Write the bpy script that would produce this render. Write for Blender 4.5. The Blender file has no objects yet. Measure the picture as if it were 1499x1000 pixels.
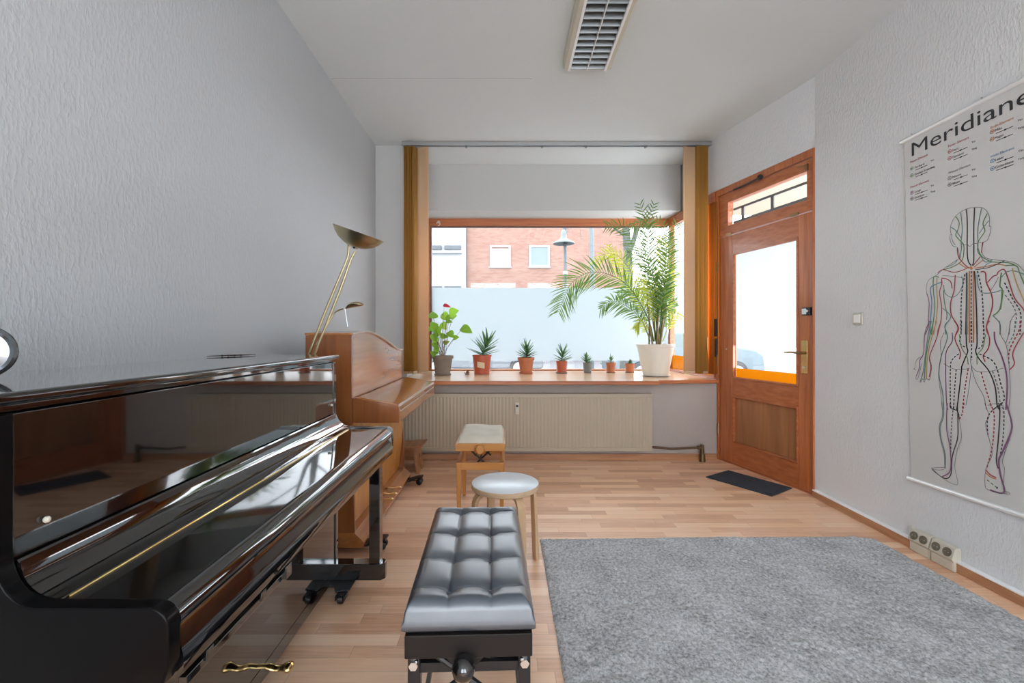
import bpy, math, random
import numpy as np
from mathutils import Vector, Matrix
random.seed(7)
SC = bpy.context.scene
COL = SC.collection
PI = math.pi
F, CX, CY, CH = 650.0, 739.5, 491.0, 1.2      # focal length in photo pixels, principal point, eye height

def P(px, py, d):                              # point at depth d
    return Vector(((px-CX)*d/F, d, CH-(py-CY)*d/F))

# ------------------------------------------------------------------ materials
def new_mat(name):
    m = bpy.data.materials.new(name); m.use_nodes = True
    nt = m.node_tree; b = nt.nodes['Principled BSDF']
    return m, nt, b
def N(nt, t, **kw):
    n = nt.nodes.new(t)
    for k, v in kw.items(): setattr(n, k, v)
    return n
def coords(nt, scale=(1,1,1), rot=(0,0,0), which='Object'):
    tc = N(nt, 'ShaderNodeTexCoord'); mp = N(nt, 'ShaderNodeMapping')
    mp.inputs['Scale'].default_value = scale; mp.inputs['Rotation'].default_value = rot
    nt.links.new(tc.outputs[which], mp.inputs['Vector'])
    return mp.outputs['Vector']
def add_bump(nt, b, vec, scale, strength, dist=0.002, detail=4, rough=.6):
    n = N(nt, 'ShaderNodeTexNoise'); n.inputs['Scale'].default_value = scale
    n.inputs['Detail'].default_value = detail; n.inputs['Roughness'].default_value = rough
    nt.links.new(vec, n.inputs['Vector'])
    bp = N(nt, 'ShaderNodeBump'); bp.inputs['Strength'].default_value = strength; bp.inputs['Distance'].default_value = dist
    nt.links.new(n.outputs['Fac'], bp.inputs['Height']); nt.links.new(bp.outputs['Normal'], b.inputs['Normal'])
    return n
def plain(name, col, rough=.5, metal=0., bump=None, coat=0., var=0., spec=.5, trans=0.):
    m, nt, b = new_mat(name)
    b.inputs['Base Color'].default_value = (*col, 1); b.inputs['Roughness'].default_value = rough
    b.inputs['Metallic'].default_value = metal; b.inputs['Coat Weight'].default_value = coat
    b.inputs['Coat Roughness'].default_value = .05
    b.inputs['Specular IOR Level'].default_value = spec
    v = coords(nt)
    if var:
        n = N(nt, 'ShaderNodeTexNoise'); n.inputs['Scale'].default_value = 9; n.inputs['Detail'].default_value = 5
        nt.links.new(v, n.inputs['Vector'])
        r = N(nt, 'ShaderNodeValToRGB')
        r.color_ramp.elements[0].position = .3; r.color_ramp.elements[1].position = .7
        r.color_ramp.elements[0].color = (*[c*(1-var) for c in col], 1)
        r.color_ramp.elements[1].color = (*[min(1, c*(1+var)) for c in col], 1)
        nt.links.new(n.outputs['Fac'], r.inputs['Fac']); nt.links.new(r.outputs['Color'], b.inputs['Base Color'])
    if bump: add_bump(nt, b, v, bump[0], bump[1], bump[2] if len(bump) > 2 else .002)
    return m
def wood(name, c1, c2, grain='z', rough=.35, coat=.2, scale=1., fine=1.):
    m, nt, b = new_mat(name)
    s = {'x': (1.2, 22, 22), 'y': (22, 1.2, 22), 'z': (22, 22, 1.2)}[grain]
    v = coords(nt, tuple(q*scale for q in s))
    n = N(nt, 'ShaderNodeTexNoise'); n.inputs['Scale'].default_value = 1.6; n.inputs['Detail'].default_value = 8
    n.inputs['Roughness'].default_value = .62; n.inputs['Distortion'].default_value = .4
    nt.links.new(v, n.inputs['Vector'])
    r = N(nt, 'ShaderNodeValToRGB'); e = r.color_ramp.elements
    e[0].position = .3; e[0].color = (*c1, 1); e[1].position = .72; e[1].color = (*c2, 1)
    nt.links.new(n.outputs['Fac'], r.inputs['Fac']); nt.links.new(r.outputs['Color'], b.inputs['Base Color'])
    b.inputs['Roughness'].default_value = rough; b.inputs['Coat Weight'].default_value = coat
    b.inputs['Coat Roughness'].default_value = .12
    bp = N(nt, 'ShaderNodeBump'); bp.inputs['Strength'].default_value = .12*fine; bp.inputs['Distance'].default_value = .001
    nt.links.new(n.outputs['Fac'], bp.inputs['Height']); nt.links.new(bp.outputs['Normal'], b.inputs['Normal'])
    return m
def wallmat(name, col, s=1.):
    m, nt, b = new_mat(name)
    b.inputs['Base Color'].default_value = (*col, 1); b.inputs['Roughness'].default_value = .85
    b.inputs['Specular IOR Level'].default_value = .2
    v = coords(nt, (1, 1, .45))
    n1 = N(nt, 'ShaderNodeTexNoise'); n1.inputs['Scale'].default_value = 90; n1.inputs['Detail'].default_value = 2.5
    nt.links.new(v, n1.inputs['Vector'])
    r = N(nt, 'ShaderNodeValToRGB'); r.color_ramp.elements[0].position = .42; r.color_ramp.elements[1].position = .66
    nt.links.new(n1.outputs['Fac'], r.inputs['Fac'])
    bp = N(nt, 'ShaderNodeBump'); bp.inputs['Strength'].default_value = .5*s; bp.inputs['Distance'].default_value = .004
    nt.links.new(r.outputs['Color'], bp.inputs['Height']); nt.links.new(bp.outputs['Normal'], b.inputs['Normal'])
    return m
def translucent(name, col, tcol, mix=.5, rough=.6, bump=None, grain=False):
    m, nt, b = new_mat(name)
    b.inputs['Base Color'].default_value = (*col, 1); b.inputs['Roughness'].default_value = rough
    t = N(nt, 'ShaderNodeBsdfTranslucent'); t.inputs['Color'].default_value = (*tcol, 1)
    mx = N(nt, 'ShaderNodeMixShader'); mx.inputs['Fac'].default_value = mix
    nt.links.new(b.outputs[0], mx.inputs[1]); nt.links.new(t.outputs[0], mx.inputs[2])
    nt.links.new(mx.outputs[0], nt.nodes['Material Output'].inputs['Surface'])
    if bump: add_bump(nt, b, coords(nt), *bump)
    return m
def glassmat(name, tint=(1,1,1), refl=.06):
    m = bpy.data.materials.new(name); m.use_nodes = True; nt = m.node_tree
    nt.nodes.remove(nt.nodes['Principled BSDF'])
    t = N(nt, 'ShaderNodeBsdfTransparent'); t.inputs['Color'].default_value = (*tint, 1)
    g = N(nt, 'ShaderNodeBsdfGlossy'); g.inputs['Roughness'].default_value = .01
    mx = N(nt, 'ShaderNodeMixShader'); fr = N(nt, 'ShaderNodeLayerWeight'); fr.inputs['Blend'].default_value = .5
    p5 = N(nt, 'ShaderNodeMath', operation='POWER'); p5.inputs[1].default_value = 5; nt.links.new(fr.outputs['Facing'], p5.inputs[0])
    ma = N(nt, 'ShaderNodeMath', operation='MULTIPLY_ADD'); ma.inputs[1].default_value = .9; ma.inputs[2].default_value = .035; nt.links.new(p5.outputs[0], ma.inputs[0])
    nt.links.new(ma.outputs[0], mx.inputs[0]); nt.links.new(t.outputs[0], mx.inputs[1]); nt.links.new(g.outputs[0], mx.inputs[2])
    nt.links.new(mx.outputs[0], nt.nodes['Material Output'].inputs['Surface'])
    return m
def floormat():
    m, nt, b = new_mat('laminate floor')
    L = nt.links.new
    tc = N(nt, 'ShaderNodeTexCoord'); sp = N(nt, 'ShaderNodeSeparateXYZ'); L(tc.outputs['Object'], sp.inputs[0])
    def M(op, a, b_=None):
        n = N(nt, 'ShaderNodeMath', operation=op)
        for i, q in enumerate((a, b_)):
            if q is None: continue
            if isinstance(q, (int, float)): n.inputs[i].default_value = q
            else: L(q, n.inputs[i])
        return n.outputs[0]
    ry = M('DIVIDE', sp.outputs[1], .066); row = M('FLOOR', ry)
    wn = N(nt, 'ShaderNodeTexWhiteNoise', noise_dimensions='1D'); L(row, wn.inputs['W'])
    xs = M('DIVIDE', M('ADD', sp.outputs[0], M('MULTIPLY', wn.outputs['Value'], 3.1)), .47)
    col = M('FLOOR', xs)
    cb = N(nt, 'ShaderNodeCombineXYZ'); L(row, cb.inputs[0]); L(col, cb.inputs[1])
    w2 = N(nt, 'ShaderNodeTexWhiteNoise', noise_dimensions='3D'); L(cb.outputs[0], w2.inputs['Vector'])
    mp = N(nt, 'ShaderNodeMapping'); mp.inputs['Scale'].default_value = (2.2, 34, 1)
    vm = N(nt, 'ShaderNodeVectorMath', operation='ADD'); L(tc.outputs['Object'], vm.inputs[0])
    sc = N(nt, 'ShaderNodeVectorMath', operation='SCALE'); L(w2.outputs['Color'], sc.inputs[0]); sc.inputs['Scale'].default_value = 7
    L(sc.outputs[0], vm.inputs[1]); L(vm.outputs[0], mp.inputs['Vector'])
    gn = N(nt, 'ShaderNodeTexNoise'); gn.inputs['Scale'].default_value = 2.2; gn.inputs['Detail'].default_value = 7; gn.inputs['Roughness'].default_value = .6
    L(mp.outputs[0], gn.inputs['Vector'])
    fac = M('ADD', M('MULTIPLY', w2.outputs['Value'], .55), M('MULTIPLY', M('SUBTRACT', gn.outputs['Fac'], .2), .65))
    r = N(nt, 'ShaderNodeValToRGB'); e = r.color_ramp.elements
    e[0].position = .12; e[0].color = (.62, .33, .195, 1); e[1].position = .9; e[1].color = (.95, .71, .51, 1)
    k = r.color_ramp.elements.new(.5); k.color = (.87, .55, .355, 1)
    L(fac, r.inputs['Fac'])
    fy = M('FRACT', ry); fx = M('FRACT', xs)
    g1 = M('LESS_THAN', fy, .03); g2 = M('LESS_THAN', fx, .004)
    gap = M('MAXIMUM', g1, g2)
    mx = N(nt, 'ShaderNodeMix', data_type='RGBA'); L(M('MULTIPLY', gap, .35), mx.inputs['Factor']); L(r.outputs['Color'], mx.inputs['A'])
    mx.inputs['B'].default_value = (.16, .07, .035, 1)
    L(mx.outputs['Result'], b.inputs['Base Color'])
    b.inputs['Roughness'].default_value = .34; b.inputs['Specular IOR Level'].default_value = .5
    return m
def brickmat():
    m, nt, b = new_mat('brick facade')
    br = N(nt, 'ShaderNodeTexBrick'); v = coords(nt, (1,1,1), (PI/2, 0, 0))
    nt.links.new(v, br.inputs['Vector'])
    br.inputs['Color1'].default_value = (.165, .072, .050, 1); br.inputs['Color2'].default_value = (.205, .112, .084, 1)
    br.inputs['Mortar'].default_value = (.175, .135, .115, 1); br.inputs['Scale'].default_value = 1
    br.inputs['Brick Width'].default_value = .25; br.inputs['Row Height'].default_value = .075; br.inputs['Mortar Size'].default_value = .008
    nt.links.new(br.outputs['Color'], b.inputs['Base Color']); b.inputs['Roughness'].default_value = .9
    return m
def rugmat():
    m, nt, b = new_mat('grey shag')
    v = coords(nt)
    n = N(nt, 'ShaderNodeTexNoise'); n.inputs['Scale'].default_value = 70; n.inputs['Detail'].default_value = 6; n.inputs['Roughness'].default_value = .8
    n2 = N(nt, 'ShaderNodeTexNoise'); n2.inputs['Scale'].default_value = 5; n2.inputs['Detail'].default_value = 4
    nt.links.new(v, n.inputs['Vector']); nt.links.new(v, n2.inputs['Vector'])
    a = N(nt, 'ShaderNodeMath', operation='MULTIPLY_ADD'); nt.links.new(n2.outputs['Fac'], a.inputs[0]); a.inputs[1].default_value = .22
    nt.links.new(n.outputs['Fac'], a.inputs[2])
    r = N(nt, 'ShaderNodeValToRGB'); e = r.color_ramp.elements
    e[0].position = .46; e[0].color = (.14, .143, .148, 1); e[1].position = .72; e[1].color = (.66, .67, .685, 1)
    nt.links.new(a.outputs[0], r.inputs['Fac']); nt.links.new(r.outputs['Color'], b.inputs['Base Color'])
    b.inputs['Roughness'].default_value = 1; b.inputs['Specular IOR Level'].default_value = .1
    b.inputs['Sheen Weight'].default_value = .3
    bp = N(nt, 'ShaderNodeBump'); bp.inputs['Strength'].default_value = .8; bp.inputs['Distance'].default_value = .006
    nt.links.new(n.outputs['Fac'], bp.inputs['Height']); nt.links.new(bp.outputs['Normal'], b.inputs['Normal'])
    return m

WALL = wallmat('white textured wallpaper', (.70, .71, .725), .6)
WALLL = wallmat('left wallpaper with shading in colour', (.51, .53, .55), .5)  # darker copy of the wallpaper, its colour offsets the extra rear light
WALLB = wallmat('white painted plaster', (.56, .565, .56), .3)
WALLP = wallmat('painted plaster with shade in colour', (.43, .385, .355), .3)  # white parapet plaster, shade under the sill mixed into its colour
CEIL = wallmat('white ceiling paper', (.69, .73, .745), .4)
FLOOR = floormat()
LAM = wood('laminate skirting', (.34, .15, .07), (.56, .30, .16), 'y', .4, .1)
LAMX = wood('laminate skirting across', (.34, .15, .07), (.56, .30, .16), 'x', .4, .1)
MAHZ = wood('mahogany upright', (.33, .085, .024), (.56, .19, .062), 'z', .38, .25)
MAHX = wood('mahogany across', (.36, .095, .03), (.54, .185, .065), 'x', .38, .25)
MAHY = wood('mahogany lengthwise', (.35, .09, .026), (.54, .185, .065), 'y', .38, .25)
VENEER = wood('door panel veneer', (.26, .10, .035), (.46, .20, .075), 'z', .35, .3, .35)
SILLM = wood('sill top wood', (.62, .38, .21), (.82, .60, .40), 'x', .28, .3, .5)
PIANOW = wood('cherry piano veneer', (.17, .05, .014), (.33, .115, .034), 'z', .28, .5, .5)
PIANOY = wood('cherry piano veneer long', (.30, .105, .028), (.52, .21, .065), 'y', .22, .6, .5)
HONEY = wood('honey beech', (.45, .18, .035), (.62, .28, .07), 'z', .35, .3, .6)
HONEYX = wood('honey beech across', (.45, .18, .035), (.62, .28, .07), 'x', .35, .3, .6)
BIRCH = wood('bent birch', (.50, .32, .18), (.66, .46, .28), 'z', .45, .1, .6)
BIRCHX = wood('birch ply edge', (.48, .33, .20), (.62, .45, .29), 'x', .45, .1, .8)
RUSTIC = wood('rustic pine', (.30, .13, .055), (.48, .24, .11), 'y', .5, .05, .5)
BLACK = plain('black piano lacquer', (.0035, .0035, .004), .025, coat=1., spec=.65)
SATINB = plain('black satin lacquer', (.003, .003, .0035), .22, spec=.12)
BLACKS = plain('black satin metal', (.012, .012, .014), .3, spec=.5)
DARKG = plain('dark under-piano felt', (.01, .01, .01), .7)
LEATHER = plain('black leather', (.036, .050, .070), .38, bump=(420, .25, .0006), spec=1., coat=1.)
LEATHER.node_tree.nodes['Principled BSDF'].inputs['Coat Roughness'].default_value = .3
LEATHD = plain('brownish black leatherette', (.016, .012, .011), .5, bump=(500, .2, .0005), spec=.25)
BRASS = plain('polished brass', (.75, .52, .22), .18, 1., var=.06)
BRASSB = plain('brushed brass', (.50, .44, .28), .3, 1., var=.05)
DKBRASS = plain('aged brass', (.30, .20, .10), .3, 1.)
CHROME = plain('chrome', (.75, .76, .78), .1, 1.)
ALU = plain('satin aluminium', (.62, .64, .66), .3, 1.)
RAILM = plain('white aluminium rail', (.86, .87, .88), .25, .3)
STEEL = plain('dull steel', (.35, .36, .37), .35, 1.)
WHITEP = plain('white plastic', (.60, .565, .47), .4, var=.02)
SOCKIN = plain('dark socket recess', (.16, .13, .09), .5)
RADM = plain('cream radiator enamel', (.45, .385, .29), .4, var=.01)
PIPE = plain('brown painted pipe', (.10, .06, .035), .35)
LAMPW = plain('cream lamp housing', (.60, .56, .46), .4)
LAMPE = plain('white lamp edge', (.92, .93, .94), .35)
LOUVRE = plain('anodised louvre', (.22, .23, .235), .38, .9)
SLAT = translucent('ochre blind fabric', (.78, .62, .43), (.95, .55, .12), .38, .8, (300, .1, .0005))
SLATE = translucent('ochre blind fabric with stack light in colour', (.50, .31, .08), (.95, .50, .04), .42, .8, (300, .1, .0005))  # same fabric, tone of light filtering through the stack put into the colour
SLATO = translucent('orange blind fabric', (.62, .30, .06), (1., .42, .01), .6, .8, (300, .1, .0005))
FILM = translucent('frosted white film', (.55, .57, .59), (.60, .635, .645), .72, .5)
FILMO = translucent('orange film', (.5, .25, .006), (.52, .27, .002), .75, .4)
GLASS = glassmat('window glass')
GLASSG = glassmat('tinted glass', (.55, .6, .62))
CREAM = plain('cream velour', (.60, .55, .46), .9, bump=(120, .3, .001), var=.08)
LAMTOP = plain('white laminate', (.66, .70, .74), .3, var=.03)
RUG = rugmat()
MATM = plain('navy ribbed mat', (.035, .045, .062), .95, bump=(240, .6, .003), var=.15)
TERRA = plain('terracotta', (.52, .17, .075), .7, var=.1)
REDPOT = plain('red plastic', (.48, .10, .045), .45, var=.06)
TAUPE = plain('taupe clay', (.22, .175, .14), .75, var=.12)
GREYP = plain('grey plastic', (.20, .21, .21), .6, var=.08)
WHPOT = plain('white glazed pot', (.78, .74, .66), .35)
PAPER = plain('faded paper', (.72, .58, .40), .8)
SOIL = plain('potting soil', (.045, .028, .018), .95, bump=(80, .8, .004))
LEAFB = translucent('fresh green leaf', (.16, .33, .045), (.42, .72, .06), .5, .4)
LEAFD = translucent('blue green leaf', (.13, .27, .12), (.36, .62, .16), .4, .3)
PALML = translucent('palm leaflet', (.055, .13, .035), (.24, .42, .05), .3, .35)
PALMY = translucent('yellow palm leaflet', (.32, .36, .05), (.62, .68, .06), .45, .4)
STEMG = plain('green stem', (.22, .30, .09), .5)
STEMB = plain('brown stem', (.20, .11, .06), .7, var=.2)
RED = translucent('red spathe', (.62, .03, .06), (.8, .05, .08), .3, .3)
POSTER = plain('poster vinyl', (.60, .60, .59), .45)
MIRR = plain('mirror', (.9, .9, .92), .02, 1.)
BRICK = brickmat()
RENDERW = plain('white render', (.26, .27, .28), .9, var=.02)
ASPH = plain('asphalt', (.10, .10, .105), .9, var=.15)
PAVE = plain('pale pavement', (.15, .147, .143), .9, var=.08)
GRASS = plain('lawn', (.09, .16, .045), .95, var=.3)
BARK = plain('grey bark', (.055, .06, .055), .9, var=.2, bump=(30, .7, .02))
POLE = plain('grey painted pole', (.045, .052, .06), .5)
ENAM = plain('pale blue enamel', (.10, .12, .13), .4)
WINGL = plain('far window glass', (.10, .13, .13), .08, spec=.4)
BLINDW = plain('lowered white shutter', (.22, .225, .24), .6)
def ink(n, c): return plain(n, c, .6)
INK = {'k': ink('black ink', (.02, .02, .025)), 'g': ink('grey ink', (.16, .16, .17)), 't': ink('teal ink', (.13, .25, .25)),
       'G': ink('green ink', (.12, .25, .09)), 'r': ink('red ink', (.36, .045, .05)), 'o': ink('orange ink', (.55, .20, .07)),
       'y': ink('ochre ink', (.48, .30, .09)), 'p': ink('purple ink', (.22, .09, .19)), 'b': ink('blue ink', (.10, .24, .42))}

# ------------------------------------------------------------------ mesh builder
ORI = {}
class MB:
    def __init__(s, fn=None): s.v = []; s.f = []; s.fn = fn
    def add(s, vs, fs):
        o = len(s.v); s.v += [tuple(q) for q in vs]; s.f += [[i+o for i in f] for f in fs]; return s
    def box(s, x0, x1, y0, y1, z0, z1):
        return s.add([(x, y, z) for x in (x0, x1) for y in (y0, y1) for z in (z0, z1)],
                     [(0,1,3,2), (4,6,7,5), (0,4,5,1), (2,3,7,6), (0,2,6,4), (1,5,7,3)])
    def prism(s, pts, axis, a, b):            # polygon in the two other axes, extruded from a to b
        n = len(pts)
        def mk(p, t):
            return {'x': (t, p[0], p[1]), 'y': (p[0], t, p[1]), 'z': (p[0], p[1], t)}[axis]
        vs = [mk(p, a) for p in pts] + [mk(p, b) for p in pts]
        fs = [list(range(n)), list(range(2*n-1, n-1, -1))] + [(i, i+n, (i+1) % n+n, (i+1) % n) for i in range(n)]
        return s.add(vs, fs)
    def tube(s, pts, r, n=10, cap=True, flat=1.):
        pts = [Vector(p) for p in pts]; rs = r if isinstance(r, (list, tuple)) else [r]*len(pts)
        up = None; vs = []; fs = []
        for i, p in enumerate(pts):
            t = (pts[min(i+1, len(pts)-1)]-pts[max(i-1, 0)]).normalized()
            if up is None:
                up = t.orthogonal().normalized() if abs(t.z) > .9 else Vector((0,0,1))
            a = t.cross(up)
            if a.length < 1e-4: a = t.orthogonal()
            a.normalize(); up = a.cross(t).normalized()
            for k in range(n):
                w = 2*PI*k/n
                vs.append(p+rs[i]*(math.cos(w)*a+math.sin(w)*up*flat))
        for i in range(len(pts)-1):
            for k in range(n):
                fs.append((i*n+k, i*n+(k+1) % n, (i+1)*n+(k+1) % n, (i+1)*n+k))
        if cap: fs += [list(range(n))[::-1], [(len(pts)-1)*n+k for k in range(n)]]
        return s.add(vs, fs)
    def lathe(s, prof, c=(0,0,0), n=32, axis=(0,0,1), closed=False):
        c = Vector(c); q = Vector((0,0,1)).rotation_difference(Vector(axis))
        vs = []; fs = []; m = len(prof)
        for r, z in prof:
            for k in range(n):
                w = 2*PI*k/n
                vs.append(c+q @ Vector((r*math.cos(w), r*math.sin(w), z)))
        rng = m if closed else m-1
        for i in range(rng):
            for k in range(n):
                j = (i+1) % m
                fs.append((i*n+k, i*n+(k+1) % n, j*n+(k+1) % n, j*n+k))
        return s.add(vs, fs)
    def ball(s, c, r, n=16, sc=(1,1,1)):
        c = Vector(c); vs = []; fs = []; m = n//2
        for i in range(m+1):
            a = PI*i/m
            for k in range(n):
                w = 2*PI*k/n
                vs.append(c+Vector((r*sc[0]*math.sin(a)*math.cos(w), r*sc[1]*math.sin(a)*math.sin(w), r*sc[2]*math.cos(a))))
        for i in range(m):
            for k in range(n):
                fs.append((i*n+k, (i+1)*n+k, (i+1)*n+(k+1) % n, i*n+(k+1) % n))
        return s.add(vs, fs)
    def build(s, name, mat, parent=None, bevel=0., angle=35, origin=None, seg=2, world=None):
        vs = [Vector(s.fn(*q)) if s.fn else Vector(q) for q in s.v]
        if origin is not None: org = Vector(origin)
        elif parent is not None: org = ORI[parent.name]
        else:
            lo = [min(q[i] for q in vs) for i in range(3)]; hi = [max(q[i] for q in vs) for i in range(3)]
            org = Vector(((lo[0]+hi[0])/2, (lo[1]+hi[1])/2, lo[2]))
        me = bpy.data.meshes.new(name); me.from_pydata([q-org for q in vs], [], s.f)
        me.update()
        import bmesh
        bm = bmesh.new(); bm.from_mesh(me); bmesh.ops.remove_doubles(bm, verts=bm.verts, dist=1e-6)
        bmesh.ops.recalc_face_normals(bm, faces=bm.faces); bm.to_mesh(me); bm.free()
        me.materials.append(mat)
        me.shade_smooth(); me.set_sharp_from_angle(angle=math.radians(angle))
        o = bpy.data.objects.new(name, me); COL.objects.link(o)
        if parent is not None: o.parent = parent; ORI[o.name] = ORI[parent.name]
        else: o.location = org; ORI[o.name] = org
        if bevel:
            md = o.modifiers.new('soft edges', 'BEVEL'); md.width = bevel; md.segments = seg
            md.limit_method = 'ANGLE'; md.angle_limit = math.radians(40); md.harden_normals = True
        return o
def root(name, loc, label=None, cat=None, group=None, kind=None):
    e = bpy.data.objects.new(name, None); COL.objects.link(e); e.location = loc; e.empty_display_size = .1
    ORI[e.name] = Vector(loc)
    return tag(e, label, cat, group, kind)
def tag(o, label=None, cat=None, group=None, kind=None):
    if label: o['label'] = label
    if cat: o['category'] = cat
    if group: o['group'] = group
    if kind: o['kind'] = kind
    return o
def struct(mb, name, mat, label, **k):
    o = mb.build(name, mat, **k); return tag(o, label, None, None, 'structure')
def copy_tree(o, parent=None):
    c = o.copy(); COL.objects.link(c)
    if parent is not None: c.parent = parent
    ORI[c.name] = ORI[o.name]
    for ch in [q for q in COL.objects if q.parent == o]: copy_tree(ch, c)
    return c
def lerp(a, b, t): return a+(b-a)*t
def spline(pts, n=6):
    pts = [Vector(p) for p in pts]; out = []
    for i in range(len(pts)-1):
        p0 = pts[max(i-1, 0)]; p1 = pts[i]; p2 = pts[i+1]; p3 = pts[min(i+2, len(pts)-1)]
        for k in range(n):
            t = k/n
            out.append(.5*((2*p1)+(p2-p0)*t+(2*p0-5*p1+4*p2-p3)*t*t+(3*p1-p0-3*p2+p3)*t**3))
    out.append(pts[-1]); return out

# ------------------------------------------------------------------ the room
HC = 3.132; XL = -1.32; XR = 2.31; YR = -2.6
A = Vector((2.07, 4.297, 0)); B = Vector((2.315, 3.32, 0))
struct(MB().prism([(XL-.12, YR-.12), (XR+.12, YR-.12), (XR+.12, 3.32), (2.20, 4.3), (2.1, 5.5), (XL-.12, 5.5)], 'z', -.12, 0),
       'floor', FLOOR, 'light brown wood strip laminate floor', origin=(0,0,0))
struct(MB().prism([(XL-.12, YR-.12), (XR+.12, YR-.12), (XR+.12, 3.32), (2.22, 4.3), (2.1, 5.5), (XL-.12, 5.5)], 'z', HC, HC+.12),
       'ceiling', CEIL, 'white papered ceiling')
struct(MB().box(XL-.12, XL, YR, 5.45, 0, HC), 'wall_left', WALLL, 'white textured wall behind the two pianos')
struct(MB().box(XR, XR+.12, YR, 3.31, 0, HC), 'wall_right', WALL, 'white textured wall with the wall chart')
struct(MB().prism([(2.315, 3.312), (2.43, 3.33), (2.19, 4.31), (2.09, 5.45), (1.985, 5.45), (2.005, 5.02), (2.07, 4.297)], 'z', 2.605, HC),
       'wall_over_door', WALL, 'white wall above the door and side window')
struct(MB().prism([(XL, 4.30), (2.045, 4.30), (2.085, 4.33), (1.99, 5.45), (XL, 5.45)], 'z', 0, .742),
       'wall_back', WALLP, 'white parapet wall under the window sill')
struct(MB().box(XL, -1.0, 4.52, 5.45, .776, HC), 'wall_pier', WALLB, 'white wall strip left of the shop window')
struct(MB().box(-1.0, 1.985, 5.02, 5.45, 2.61, HC), 'wall_header', WALLB, 'white wall strip above the shop window')
# rear of the room, behind the photographer: wall, with two tall windows added for fill light
w = MB(); w.box(XL, XR, YR-.12, YR, 0, .35).box(XL, XR, YR-.12, YR, 2.85, HC)
for x0, x1 in ((XL, -1.1), (.38, .62), (2.1, XR)): w.box(x0, x1, YR-.12, YR, .35, 2.85)
struct(w, 'wall_rear', WALL, 'white wall behind the photographer with two added tall windows for fill light')
for i, (x0, x1) in enumerate(((-1.1, .38), (.62, 2.1))):
    r = root('window_%d' % (i+3), ((x0+x1)/2, YR-.06, .35), 'added tall window behind the photographer, letting in fill light', kind='structure')
    m = MB()
    m.box(x0, x0+.06, YR-.09, YR-.03, .35, 2.85).box(x1-.06, x1, YR-.09, YR-.03, .35, 2.85)
    m.box(x0, x1, YR-.09, YR-.03, .35, .41).box(x0, x1, YR-.09, YR-.03, 2.79, 2.85)
    m.build('window_frame', LAMPE, r)
    MB().box(x0+.06, x1-.06, YR-.064, YR-.058, .41, 2.79).build('pane', GLASS, r)
# skirting
struct(MB().box(XR-.028, XR, YR, 3.30, 0, .048), 'baseboard_right', LAM, 'wood laminate skirting along the chart wall', bevel=.004)
struct(MB().box(XR-.031, XR, YR, 3.30, .048, .056), 'trim_1', LAMPE, 'white sealant strip on top of the skirting', bevel=.002)
struct(MB().box(XL, XL+.02, YR, 4.29, 0, .056), 'baseboard_left', LAM, 'wood laminate skirting behind the pianos', bevel=.004)
struct(MB().box(XL+.02, 2.04, 4.272, 4.30, 0, .058), 'baseboard_back', LAMX, 'wood laminate skirting under the radiator', bevel=.004)
struct(MB().box(XL+.01, .2, 3.34, 3.345, HC-.0006, HC), 'trim_2', plain('paper seam', (.45, .45, .45), .8), 'faint paper seam across the ceiling')

# ------------------------------------------------------------------ shop window
YW = 5.385
win = root('window_1', (.5, YW, .775), 'wide mahogany framed shop window with frosted film', kind='structure')
sill = MB().prism([(XL, 4.14), (1.436, 4.14), (1.45, 4.20), (2.045, 4.262), (2.045, 4.33), (1.975, 5.40), (-1.0, 5.40), (-1.0, 4.52), (XL, 4.52)], 'z', .7425, .773)
sill.build('window_sill', SILLM, win, bevel=.003)
e = MB().prism([(XL, 4.128), (1.436, 4.128), (1.436, 4.14), (XL, 4.14)], 'z', .740, .7745)
e.prism([(1.45, 4.19), (2.043, 4.252), (2.043, 4.262), (1.45, 4.20)], 'z', .742, .7755)
e.build('sill_edge', MAHX, win, bevel=.003)
m = MB()
m.box(-1.0, 1.975, YW-.03, YW+.04, 2.52, 2.63)
m.box(-1.0, -.905, YW-.03, YW+.04, .776, 2.52)
m.box(-.905, 1.975, YW-.03, YW+.04, .776, .792)
m.build('window_frame', MAHX, win, bevel=.006)
MB().box(-.905, -.89, YW-.02, YW+.03, .792, 2.52).box(-.89, 1.965, YW-.02, YW+.03, 2.508, 2.522).build('glazing_bead', plain('grey bead', (.14, .07, .05), .5), win)
MB().box(-.89, 1.965, YW, YW+.008, .792, 2.51).build('pane', GLASS, win)
MB().box(-.89, 1.965, YW-.003, YW-.001, .893, 1.776).build('frosted_film', FILM, win)
# little hook screwed into the frame, upper left
h = MB(); hc = P(642, 325, YW-.045)
h.lathe([(.0, 0), (.018, 0), (.018, .006), (.006, .01), (.006, .03)], hc+Vector((0, .012, 0)), 16, (0,-1,0))
h.tube([hc+Vector((.02*math.sin(t), -.02, -.028-.02*math.cos(t))) for t in np.linspace(-.3, 4.6, 12)], .006, 8)
tag(h.build('ceiling_hook', WHITEP), 'small cream hook screwed into the top left of the window frame', 'hook')
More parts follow.
